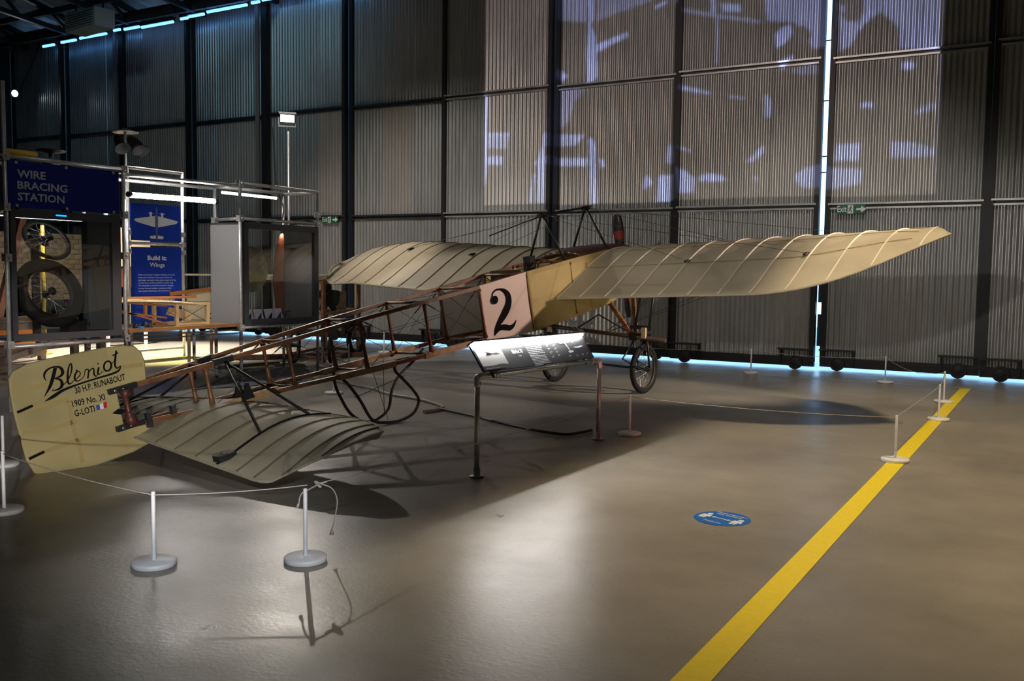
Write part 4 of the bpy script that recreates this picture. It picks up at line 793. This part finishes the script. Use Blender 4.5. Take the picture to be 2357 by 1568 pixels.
# exhibits in the left case
w1=wheel('bare_wheel',(-10.27,6.72,1.915),(.8,0,.6),.285,.021,None,30,.09); tag(w1,'bare spoked wheel with slim rim in the upper half of the glass case','wheel')
w2=wheel('tyred_wheel',(-10.25,6.72,1.30),(.94,0,.34),.42,.073,None,36,.10); tag(w2,'large wheel with fat black tyre in the lower half of the glass case','wheel')
WS=MB().box2((-10.53,6.68,.805),(-10.50,6.77,2.0)); WS.box((-10.48,6.74,1.93),(.08,.20,.08)); WS.build('wheel_stand',BLACK,label='black upright bar behind both wheels in the glass case',cat='stand')
m=MB(); m.prism([(-.11,0),(.11,0),(.14,.12),(.10,.17),(-.12,.10)],(-10.25,7.02,.806),Y1,Z1,.18); m.build('tyre_chock',RUBBER,label='black chock under the right side of the fat tyre in the case',cat='chock')
MB().box2((-10.3,6.6,.806),(-10.1,7.3,.812)).build('label_card',mat('pale_card',(.5,.48,.48),.6),label='pale strip lying on the floor of the wheel case',cat='card')
# --- bay with the work table
TB=thing('work_table',(-10.4,8.5,.8),'long varnished wood table between the two display cases','table')
MB().box2((XK-.12,7.6,.80),(XF+.02,9.42,.842)).build('table_top',mat('table_wood',(.40,.20,.075),.3,0,var=.3,scale=6),TB)
MB().box2((XF-.02,7.6,.745),(XF,9.42,.765)).box2((XF-.02,7.6,.70),(XF+.0,9.42,.715)).build('apron_rail',WOODD,TB)
for x,y in ((XF-.03,7.66),(XK-.09,7.66),(XK-.09,9.36)): MB().cyl((x,y,0),(x,y,.80),.022,10).build('leg',GALV,TB)
# table-top airframe model
MD=thing('model_airframe',(-10.6,8.6,.842),'pale wooden model airframe with ply wings on the work table','model')
PLY=mat('birch_ply',(.62,.46,.24),.5,0,var=.15,scale=8)
zt=.842
fx=[(-10.2,8.50),(-10.2,9.02),(-10.55,8.42),(-10.55,8.94)]
for x,y in fx: MB().box2((x-.02,y-.022,zt),(x+.02,y+.022,zt+.30)).build('post',PLY,MD)
for a,b in ((0,1),(2,3),(0,2),(1,3)):
    for z in (.28,.02): MB().bar(V(fx[a]+(zt+z,)),V(fx[b]+(zt+z,)),.03,.03).build('rail',PLY,MD)
for a,b in ((0,1),(2,3)): 
    MB().tube([V(fx[a]+(zt+.03,)),V(fx[b]+(zt+.27,))],.004,4).tube([V(fx[b]+(zt+.03,)),V(fx[a]+(zt+.27,))],.004,4).build('wire',WIRE,MD)
for y0,z0,y1,z1 in ((7.66,.24,8.46,.02),(7.66,.33,8.46,.26),(7.7,.20,8.46,.10)): MB().bar((-10.35,y0,zt+z0),(-10.35,y1,zt+z1),.025,.022).build('longeron',mat('orange_wood',(.45,.17,.05),.45),MD)
MB().box2((-10.36,8.10,zt+.14),(-10.33,8.14,zt+.36)).build('post',MATS['orange_wood'],MD)
m=MB(); vs=[]
for i in range(13):
    q=i/12; yy=7.62+1.25*q
    for j in range(5): 
        x=-10.15-.12*j-.05*q*j; vs.append((x,yy,zt+.335-.06*q*q+.03*math.sin(PI*j/4)))
m.add(vs,[(5*i+j,5*i+5+j,5*i+6+j,5*i+1+j) for i in range(12) for j in range(4)],True).add([(v[0],v[1],v[2]-.014) for v in vs],[(5*i+j,5*i+1+j,5*i+6+j,5*i+5+j) for i in range(12) for j in range(4)],True).build('wing_skin',PLY,MD)
m=MB()
for y in (8.05,8.3,8.62): m.ribbon([(-10.2,y,.008),(-10.5,y+.1,.008)],(0,0,zt+.372),X1,Y1)
MB().prism([(0,0),(.42,-.10),(.44,.03),(.06,.10)],(-10.6,8.65,zt+.13),Y1,Z1,.015).build('wing_skin',PLY,MD)
MB().box2((-10.9,8.0,zt+.335),(-10.85,9.4,zt+.37)).build('orange_spar',MATS['orange_wood'],MD)
BOARDCH=thing('cream_board',(-11.8,10.3,.72),'cream board with an orange top edge and dark letters CH behind the table','board')
MB().box2((-11.83,10.05,.72),(-11.8,10.62,1.24)).build('board',mat('cream_board',(.72,.60,.38),.55),BOARDCH)
MB().bar((-11.78,9.7,1.21),(-11.78,10.62,1.29),.03,.06).build('orange_edge',MATS['orange_wood'],BOARDCH)
for y_ in (10.1,10.55): MB().box2((-11.86,y_-.02,0),(-11.83,y_+.02,.9)).build('leg',WOODL,BOARDCH)
m=MB(); put_text(m,'CH',(-11.795,10.46,.80),Y1,Z1,.10,fit=.15,bold=.01); m.build('lettering',INK,BOARDCH)
for k,(y,r,lab) in enumerate(((7.86,.035,'small dark round part on the table beside the scaffold post'),(8.0,.045,'dark knob-like part on the table left of the model'))):
    MB().lathe((-10.2,y,zt),Z1,[(0,0),(r,0),(r*1.1,r*.6),(r*.6,r*1.4),(0,r*1.5)],14).build('machine_part',BLACK,label=lab,cat='part')
MB().box((-10.15,8.15,zt+.015),(.12,.24,.03)).box((-10.15,8.15,zt+.04),(.06,.1,.02)).build('tool_tray',mat('tray_brown',(.14,.07,.035),.5),label='flat brown tool tray on the table in front of the model',cat='tray')
MB().box((-10.1,7.86,zt+.012),(.05,.06,.024)).build('blue_block',mat('blue_plastic',(.02,.25,.7),.4),label='small bright blue block on the table near the scaffold post',cat='block')
TLT=thing('tube_lamp',(XF,8.3,2.5),'glowing white fluorescent tube hung between the scaffold frames','lamp')
MB().tube([(XF,7.66,2.50),(XF,8.98,2.515)],.032,12).build('lamp_tube',mat('fluorescent',(1,1,1),.3,emit=(1,.96,.88),estr=100),TLT)
for y in (7.62,8.98): MB().cyl((XF,y,2.505),(XF,y+.05,2.507),.035,12).build('end_cap',DSTEEL,TLT)
BR_=thing('pipe_rails',(-10.3,8.5,2.7),'galvanised pipe rails spanning the bay above the work table','scaffold')
pipes(BR_,[((XF,7.56,2.74),(XF+.0,9.44,2.76)),((XK,7.56,2.75),(XK,9.7,2.77))])
# --- right booth
C2F=thing('pipe_scaffold',(-10.4,10.2,0),'galvanised pipe scaffold frame around the case with the red propeller blade','scaffold')
Y0_,Y1_=9.44,11.08
pipes(C2F,[((XF,Y0_,0),(XF,Y0_,2.82)),((XF-.06,Y1_,0),(XF-.06,Y1_,2.82)),((XK,Y0_+.25,0),(XK,Y0_+.25,2.80)),((XK,Y1_,0),(XK,Y1_,2.8)),((XF,Y0_,2.8),(XF-.06,Y1_,2.8)),((XK,Y0_+.25,2.8),(XK,Y1_,2.8)),((XF,Y0_,2.79),(XK,Y0_+.25,2.79)),((XF-.06,Y1_,2.79),(XK,Y1_,2.79)),((XF,Y0_,2.31),(XF-.06,Y1_,2.31)),((XK,Y0_+.25,2.31),(XF,Y0_,2.31)),((XF,Y0_,.78),(XF-.06,Y1_,.78))])
clamps(C2F,[(XF,Y0_,2.8),(XF,Y0_,2.31),(XF-.06,Y1_,2.45),(XF-.06,Y1_,2.31),(XK,Y0_+.25,2.31),(XF,Y0_,.78)])
C2=case(-10.68,-9.985,9.50,11.02,.80,2.26,'dark framed glass case holding a red propeller blade and a round picture',True,win=(.08,.09,.09,.09))
for y in (9.75,10.0,10.25): MB().lathe((-10.2,y,2.228),V((0,0,-1)),[(0,0),(.02,0),(.02,.008),(0,.009)],10).build('spot_light',LEDW,C2)
MB().lathe((-10.2,10.36,2.22),V((0,0,-1)),[(0,0),(.05,0),(.05,.02),(0,.022)],12).build('spot_light',LEDW,C2)
lamp('case_spot','SPOT',(-10.2,10.5,2.18),(-10.3,10.6,.9),14,(1,.9,.85),.03,110,.6)
m=MB().lathe((-10.25,9.86,1.60),X1,[(0,0),(.33,0),(.335,.012),(.33,.024),(0,.024)],40,False); 
dm=mat('round_picture',(.20,.17,.05),.35,0,var=.9,scale=4,col2=(.010,.012,.013))
m.build('round_picture',dm,label='round dark picture with yellow patches at the left of the propeller case',cat='picture')
BL_=thing('propeller_blade',(-10.3,10.5,.83),'varnished red-brown wooden propeller blade standing upright in the right case','propeller')
m=MB(); vs=[]; N=14
for i in range(N+1):
    q=i/N; z=.98+1.16*q; cy=10.47+.05*math.sin(PI*q*1.0)*-1+.03*q; hw=(.055+.065*math.sin(PI*min(1,q*.92+.12))); hw*= (1 if q<.93 else math.sqrt(max(.05,1-((q-.93)/.075)**2)))
    for k in range(10): t=2*PI*k/10; vs.append((-10.25+.03*math.sin(t),cy+hw*math.cos(t)+.0*q,z))
m.add(vs,[(i*10+k,i*10+(k+1)%10,(i+1)*10+(k+1)%10,(i+1)*10+k) for i in range(N) for k in range(10)]+[tuple(N*10+k for k in range(10))],True).build('blade',mat('red_mahogany',(.26,.06,.022),.28,0,var=.3,scale=6),BL_)
MB().box((-10.25,10.52,.92),(.12,.22,.13)).build('root_block',WOODD,BL_)
m=MB()
for k in range(4): m.bar((-10.19,10.50+.02*k,.86+.03*k),(-10.19,10.68-.01*k,.85+.03*k),.004,.012)
m.build('root_label_lines',GREYP,BL_)
cards=[]
for k,(y,lab) in enumerate(((9.72,'leftmost of four grey caption cards on the floor of the propeller case'),(9.92,'second from left of four grey caption cards in the propeller case'),(10.13,'third from left of four grey caption cards in the propeller case'),(10.31,'rightmost of four grey caption cards, beside the propeller blade foot'))):
    t=thing('caption_card',(-10.12,y,.83),lab,'card','caption cards in the propeller case')
    MB().prism([(-.085,0),(.085,0),(.085,.17),(-.085,.17)],(-10.12,y,.86),Y1,V((-.35,0,1)).normalized(),.006).build('card',mat('lilac_card',(.46,.44,.54),.6),t)
    MB().prism([(-.1,0),(.02,0),(-.1,.14)],(-10.12,y-.07,.835),V((-1,0,0)),Z1,.01).build('card_foot',BLACK,t)
m=MB(); m.tube(smooth_path([(-10.9,10.98,3.9),(-10.88,11.0,3.3),(-10.86,11.02,2.9),(-10.7,11.0,2.6),(-10.62,10.9,2.4),(-10.5,10.75,2.28)],5),.010,6); m.tube(smooth_path([(-10.2,10.6,2.275),(-10.1,10.75,2.31),(-10.15,10.9,2.36),(-10.1,11.05,2.33)],5),.012,6)
m.build('lamp_cable',MATS['black_cable'],label='black cable hanging from the floodlight mast down to the propeller case',cat='cable')
MB().tube([(-10.55,9.62,2.70),(-10.5,10.65,2.69)],.020,8).build('tube_lamp',LEDW,label='slim white tube lamp under the top rails of the right scaffold',cat='lamp')
# floodlight mast
FM=thing('floodlight',(-11.11,11.55,0),'bright white floodlight on a tall slim mast behind the right display case','floodlight')
MB().tube([(-11.13,11.57,0),(-11.13,11.57,3.86)],[.022,.016],10).build('mast',GALV,FM)
MB().lathe((-11.13,11.57,0),Z1,[(0,0),(.25,0),(.25,.02),(.03,.05)],20).build('mast_base',DSTEEL,FM)
fd=(V((-4.5,5.6,.3))-V((-11.07,11.5,4.02))).normalized(); fxx=fd.cross(Z1).normalized(); fzz=fxx.cross(fd)
c=V((-11.07,11.5,4.02))-fd*.10
MB().box(c-fd*.09,(.24,.10,.13),(fxx,fd,fzz)).build('housing',DSTEEL,FM)
MB().box(c-fd*.038,(.22,.006,.115),(fxx,fd,fzz)).build('lens',mat('flood_lens',(1,1,1),.3,emit=(1,.95,.86),estr=12),FM)
for sx_ in (-1,1): MB().bar(c+fxx*.135*sx_-fd*.09,c+fxx*.135*sx_-fd*.09-V((0,0,.14)),.015,.02).build('yoke',GALV,FM)
MB().bar(c+fxx*.14-fd*.09-V((0,0,.14)),c-fxx*.14-fd*.09-V((0,0,.14)),.02,.02).box(c-fd*.04+fzz*.09,(.28,.12,.005),(fxx,fd,fzz)).build('yoke',GALV,FM)
# black stage lamps
SLT=thing('stage_lamps',(-11.0,8.36,0),'cluster of black stage lamps on a slim pole above the sign frame','stage lamp')
MB().cyl((-11.0,8.36,0),(-11.0,8.36,3.45),.018,10).build('pole',GALV,SLT)
for dy,dx,rz_ in ((-.16,.1,-.5),(.02,.16,.1),(.17,.05,.6)):
    c=V((-11.0+dx,8.36+dy,3.25)); d=V((.7,dy*1.5,-.75)).normalized()
    MB().lathe(c-d*.12,d,[(0,0),(.05,.0),(.06,.05),(.06,.16),(.095,.24),(.09,.24),(.055,.17),(0,.16)],14).build('lamp_head',mat('matt_black',(.006,.006,.007),.7,0,spec=.2),SLT)
MB().lathe((-11.0,8.36,3.44),Z1,[(0,.0),(.17,-.03),(.175,-.02),(0,.035)],20).build('top_disc',mat('clear_shade',(.12,.12,.12),.2),SLT)
OP=MB().lathe((-10.5,6.95,2.90),Z1,[(0,0),(.03,0),(.03,.05),(.16,.07),(.17,.09),(0,.10)],18); OP.tube([(-10.5,6.85,2.84),(-10.5,7.05,2.84)],.03,8); OP.build('ceiling_spot',BLACK,label='low black disc lamp sitting above the sign frame top rail',cat='lamp')
# sign stand behind
SS=thing('sign_stand',(-13.85,11.1,0),'tall pipe stand with two royal blue boards about building wings','sign')
SX=-13.85
pipes(SS,[((SX,10.55,0),(SX,10.55,3.32)),((SX,11.70,0),(SX,11.70,3.32)),((SX,10.55,3.3),(SX,11.70,3.3)),((SX,10.55,2.02),(SX,11.70,2.02)),((SX,10.55,.16),(SX,11.70,.16))],.026)
clamps(SS,[(SX,10.55,2.02),(SX,11.70,2.02),(SX,10.55,2.2),(SX,11.7,2.2),(SX,10.55,1.88),(SX,11.7,1.88)])
u1=MB().box2((SX-.005,10.60,2.07),(SX+.006,11.66,2.71)).build('upper_board',BLUE,SS)
u2=MB().box2((SX-.005,10.60,.55),(SX+.006,11.66,1.96)).build('lower_board',BLUE,SS)
o=V((SX+.008,11.13,2.42)); m=MB()
for sg in (-1,1):
    m.flat([(sg*.03,.09),(sg*.45,.02),(sg*.46,-.0),(sg*.42,-.03),(sg*.03,-.11)],[(0,1,2,3,4)],o,Y1,Z1)
    m.flat([(sg*.02,-.25),(sg*.15,-.265),(sg*.13,-.31),(sg*.02,-.31)],[(0,1,2,3)],o,Y1,Z1)
    m.ribbon([(sg*.12,.15,.05),(sg*.12,-.04,.035)],o+V((.001,0,0)),Y1,Z1); m.ribbon([(sg*.06,.13,.008),(sg*.18,.13,.008)],o,Y1,Z1)
m.build('aeroplane_outline',TXT,u1)
m=MB(); m.ribbon([(0,.24,.015),(0,.18,.045),(0,.0,.05),(0,-.2,.035),(0,-.33,.02)],o+V((.002,0,0)),Y1,Z1); m.build('aeroplane_body',mat('mid_blue',(.08,.13,.38),.5),u1)
m=MB(); put_text(m,'Build it:',(SX+.008,11.13,1.74),Y1,Z1,.075,fit=.40,bold=.03,align='C'); m.build('heading',TXT,u2); m=MB(); put_text(m,'Wings',(SX+.008,11.13,1.62),Y1,Z1,.075,fit=.32,bold=.012,align='C')
m.build('heading',TXT,u2); m=MB()
para=['Wings are amongst the biggest challenges of aircraft','design and manufacture. They need to be thin and','lightweight, yet made strong, large enough to lift the','aircraft, but as small as possible to reduce drag.','The wing helps to control the aircraft by changing','its shape through bending or warping, or adding','extra panels called flaps, slats and ailerons.']
for k,tx in enumerate(para): m=MB(); put_text(m,tx,(SX+.008,10.73,1.47-.047*k),Y1,Z1,.022,fit=.80*(len(tx)/54),bold=.008); m.build('paragraph_line',TXT,u2)
m=MB(); word_bars(m,3,(SX+.008,10.73,1.08),Y1,Z1,.8,.047,.016,5)
m.build('lettering',TXT,u2)
# ================================================================ BACKGROUND BEHIND THE BOOTHS
BA=thing('training_airframe',(-12.2,13.0,0),'brown wooden aircraft frame with engine and spoked wheels far behind the fuselage','aircraft frame')
A0,A1=V((-11.05,12.31,0)),V((-11.67,13.99,0)); bk=V((-1.1,.3,0))
for p in (A0,A1,A0+bk,A1+bk): MB().box2((p.x-.03,p.y-.03,0),(p.x+.03,p.y+.03,1.42)).build('post',WOOD,BA)
for p,q in ((A0,A1),(A0+bk,A1+bk),(A0,A0+bk),(A1,A1+bk)):
    for z in (.06,.85,1.38): MB().bar(p+V((0,0,z)),q+V((0,0,z)),.05,.05).build('rail',WOOD,BA)
mid=(A0+A1)/2+bk*.4
MB().bar(A0+V((0,0,.45)),mid+V((0,0,.85)),.04,.04).build('brace',WOOD,BA); MB().bar(A1+V((0,0,.45)),mid+V((0,0,.85)),.04,.04).build('brace',WOOD,BA)
m=MB().lathe(mid+V((0,0,1.08)),X1,[(0,-.15),(.16,-.15),(.16,.15),(0,.15)],14)
for k in range(5):
    a=2*PI*k/5+.3; d=V((0,math.cos(a),math.sin(a))); m.lathe(mid+V((0,0,1.08)),d,[(.06,.12),(.075,.2),(.06,.24),(.07,.28),(0,.32)],10)
m.build('engine',BLACK,BA)
MB().box(mid+V((-.1,.35,.95)),(.3,.22,.5)).build('tank',WOODL,BA)
MB().bar(mid+V((0,-1.9,1.46)),mid+V((0,.2,1.48)),.9,.07).build('wing_panel',LINEN,BA)
wheel('wheel',mid+V((.3,.45,.33)),(1,.2,0),.33,.05,BA,20); wheel('wheel',mid+V((.4,-1.3,.30)),(1,.5,0),.30,.035,BA,20); wheel('wheel',mid+V((.9,-.95,.24)),(.8,.6,0),.24,.03,BA,20)
MB().bar((-12.8,11.3,.05),(-11.2,13.6,.05),.12,.08).build('skid_beam',WOODD,BA)
MB().tube(smooth_path([(-12.3,12.8,1.5),(-12.3,12.85,1.9),(-12.2,12.95,2.1),(-12.1,13.1,2.05),(-12.05,13.15,1.95)],4),.016,6).build('lever',BLACK,BA)
MB().bar((-17.2,13.2,1.46),(-15.9,15.8,1.46),.8,.04).build('wing_offcut',LINEN,label='pale wing board lying level behind the scaffold, near the doors',cat='board')
FMAT=mat('black_mat',(.03,.03,.032),.8)
MB().add([(-9.9,8.5,.0),(-11.3,10.7,.0),(-11.0,11.8,.0),(-9.2,10.1,.0),(-9.9,8.5,.012),(-11.3,10.7,.012),(-11.0,11.8,.012),(-9.2,10.1,.012)],[(4,5,6,7),(0,1,5,4),(1,2,6,5),(2,3,7,6),(3,0,4,7)]).build('floor_mat',mat('grey_mat',(.10,.10,.11),.8),label='dark grey floor mat under the right display case',cat='mat')
MB().bar((-11.62,10.5,.03),(-11.4,11.6,.03),.06,.05).build('cable_ramp',FMAT,label='long black strip on the floor behind the right case by the yellow band',cat='strip')
YP=MB().cyl((-16.1,10.45,0),(-16.1,10.45,2.35),.032,12); YP.cyl((-16.1,10.45,0),(-16.1,10.45,.02),.12,12); YP.build('yellow_post',mat('yellow_post_paint',(.38,.28,.015),.5),label='yellow upright post seen through the wheel case',cat='post')
TR_=thing('timber_trestle',(-14.2,8.8,0),'grey-brown timber trestle under and behind the wheel case','trestle')
GT=mat('weathered_timber',(.20,.15,.11),.7,0,var=.4,scale=6)
for x,y in ((-14.6,7.9),(-13.4,7.6),(-15.2,9.8),(-14.0,9.6),(-12.9,9.3)): MB().box2((x-.05,y-.05,0),(x+.05,y+.05,.78)).build('post',GT,TR_)
for a,b in (((-14.6,7.9,.72),(-15.2,9.8,.72)),((-13.4,7.6,.72),(-12.9,9.3,.72)),((-13.4,7.6,.35),(-14.0,9.6,.35)),((-14.6,7.9,.12),(-15.2,9.8,.12)),((-13.4,7.6,.12),(-12.9,9.3,.12)),((-13.4,7.6,.1),(-12.9,9.3,.7)),((-14.6,7.9,.3),(-13.4,7.6,.3)),((-14.0,9.6,.12),(-12.9,9.3,.12)),((-13.9,8.0,.74),(-14.0,9.6,.74))): MB().bar(a,b,.09,.09).build('beam',GT,TR_)
OC=thing('orange_barrier',(-15.6,9.0,0),'low orange board barrier seen through the bottom of the wheel case','barrier')
for k in range(4): MB().box2((-15.66,8.3+.42*k,.25),(-15.62,8.3+.42*k+.40,.72)).build('panel',mat('orange_board',(.75,.25,.03),.5),OC)
for y in (8.3,9.1,9.95): MB().box2((-15.72,y-.03,0),(-15.66,y+.03,.8)).build('post',GT,OC)
CM=thing('cream_and_maroon_cabin',(-16.5,12.3,0),'cream board over maroon board panel seen through the right of the wheel case','panel')
MB().box2((-16.55,12.0,1.9),(-16.5,13.1,2.4)).box2((-16.55,12.0,1.62),(-16.5,13.1,1.885)).build('cream_board',mat('cream_board',(.7,.6,.4)),CM)
MB().box2((-16.56,11.7,1.2),(-16.51,13.1,1.6)).build('maroon_board',mat('maroon_board',(.20,.05,.035),.5),CM)
for y in (12.1,13.0): MB().box2((-16.62,y,0),(-16.56,y+.05,2.9)).build('post',WHITE,CM)
WB=thing('brick_screen',(-18.5,12.3,0),'sandy brick-faced screen seen through the left of the wheel case','screen')
MB().box2((-18.6,10.4,.9),(-18.55,13.8,2.3)).build('backing',mat('brick_mortar',(.24,.21,.17),.9),WB)
bk0=None
for r in range(13):
    for c in range(13):
        y=10.4+(.13 if r%2 else 0)+c*.26; z=.91+r*.107
        if y+.25>13.8: continue
        if bk0 is None:
            bk0=MB().box2((-18.55,y,z),(-18.53,y+.25,z+.097)).build('brick',mat('sand_brick',(.40,.32,.22),.9,0,var=.35,scale=3),WB); b00=(y,z); continue
        b=bk0.copy(); COL.objects.link(b); b.location=V(bk0.location)+V((random.uniform(0,.006),y-b00[0],z-b00[1]))
for y in (10.5,13.7): MB().box2((-18.68,y-.04,0),(-18.6,y+.04,2.3)).build('post',GT,WB)
MB().bar((-17.4,10.3,.4),(-17.4,10.9,2.6),.12,.12).build('leaning_beam',mat('brown_red_paint',(.22,.09,.06),.6),label='brown-red slanting beam seen at the left edge inside the wheel case',cat='beam')
LB=thing('side_screen',(-7.6,4.9,0),'dark cloth-covered board standing behind the rudder at the left edge','screen')
MB().box2((-9.4,4.9,.12),(-8.9,5.0,1.1)).build('board',BLACK,LB); MB().box2((-9.4,4.85,0),(-9.35,5.05,.12)).box2((-8.95,4.85,0),(-8.9,5.05,.12)).build('foot',BLACK,LB)
# ================================================================ FILM PROJECTOR AND SHUTTERED HALL LAMPS
def raster(W,H,shapes,blur=2):
    yy,xx=np.mgrid[0:H,0:W]; px=(xx+.5)/W; py=(yy+.5)/H; im=np.zeros((H,W))
    for v,poly in shapes:
        ins=np.zeros((H,W),bool); n=len(poly)
        for i in range(n):
            (x1,y1),(x2,y2)=poly[i],poly[(i+1)%n]
            if y1==y2: continue
            c=((y1>py)!=(y2>py))&(px<(x2-x1)*(py-y1)/(y2-y1)+x1); ins^=c
        im=np.where(ins,np.maximum(im,v) if v>.1 else v,im)
    for _ in range(blur): im=(im+np.roll(im,1,0)+np.roll(im,-1,0)+np.roll(im,1,1)+np.roll(im,-1,1))/5
    return im
Wp,Hp=560,420
f=raster(Wp,Hp,FILM,4); 
rs=np.random.RandomState(3); nz=rs.rand(14,18); nz=np.kron(nz,np.ones((30,32)))[:Hp,:Wp]
if nz.shape!=(Hp,Wp): nz=np.pad(nz,((0,Hp-nz.shape[0]),(0,Wp-nz.shape[1])),mode='edge')
for _ in range(40): nz=(nz+np.roll(nz,3,0)+np.roll(nz,-3,0)+np.roll(nz,3,1)+np.roll(nz,-3,1))/5
dark=np.array([.36,.285,.225]); br=np.array([1.5,1.85,4.0]); pix=np.ones((Hp,Wp,4),np.float32)
top=np.linspace(0,1,Hp)[:,None]
for c in range(3): pix[...,c]=dark[c]*(.8+.4*nz)*(1+(.25 if c==2 else .0)*top)+f*br[c]*.42*(.85+.3*nz)
img=bpy.data.images.new('film_frame',Wp,Hp,float_buffer=True); img.colorspace_settings.name='Non-Color'
img.pixels.foreach_set(pix.ravel()); img.update(); img.pack()
PX,PY,PZ=-6.18,-3.0,6.1
proj=lamp('film_projector','SPOT',(PX,PY,PZ),(PX,16.4,PZ),PROJ_W,(1,1,1),.012,100,.0)
def film(nt,x,y,em):
    N=nt.nodes; L=nt.links; D=16.42-PY
    u0=(-10.41-PX)/D; u1=(-1.955-PX)/D; v0=(2.96-PZ)/D; v1=(9.29-PZ)/D
    mx=N.new('ShaderNodeMapRange'); mx.clamp=False; L.new(x,mx.inputs[0]); mx.inputs[1].default_value=u0*GX; mx.inputs[2].default_value=u1*GX
    my=N.new('ShaderNodeMapRange'); my.clamp=False; L.new(y,my.inputs[0]); my.inputs[1].default_value=v0*GY; my.inputs[2].default_value=v1*GY
    cb=N.new('ShaderNodeCombineXYZ'); L.new(mx.outputs[0],cb.inputs[0]); L.new(my.outputs[0],cb.inputs[1])
    t=N.new('ShaderNodeTexImage'); t.image=img; t.extension='CLIP'; t.interpolation='Cubic'; L.new(cb.outputs[0],t.inputs[0]); L.new(t.outputs[0],em.inputs[0])
    return
gobo(proj,film)
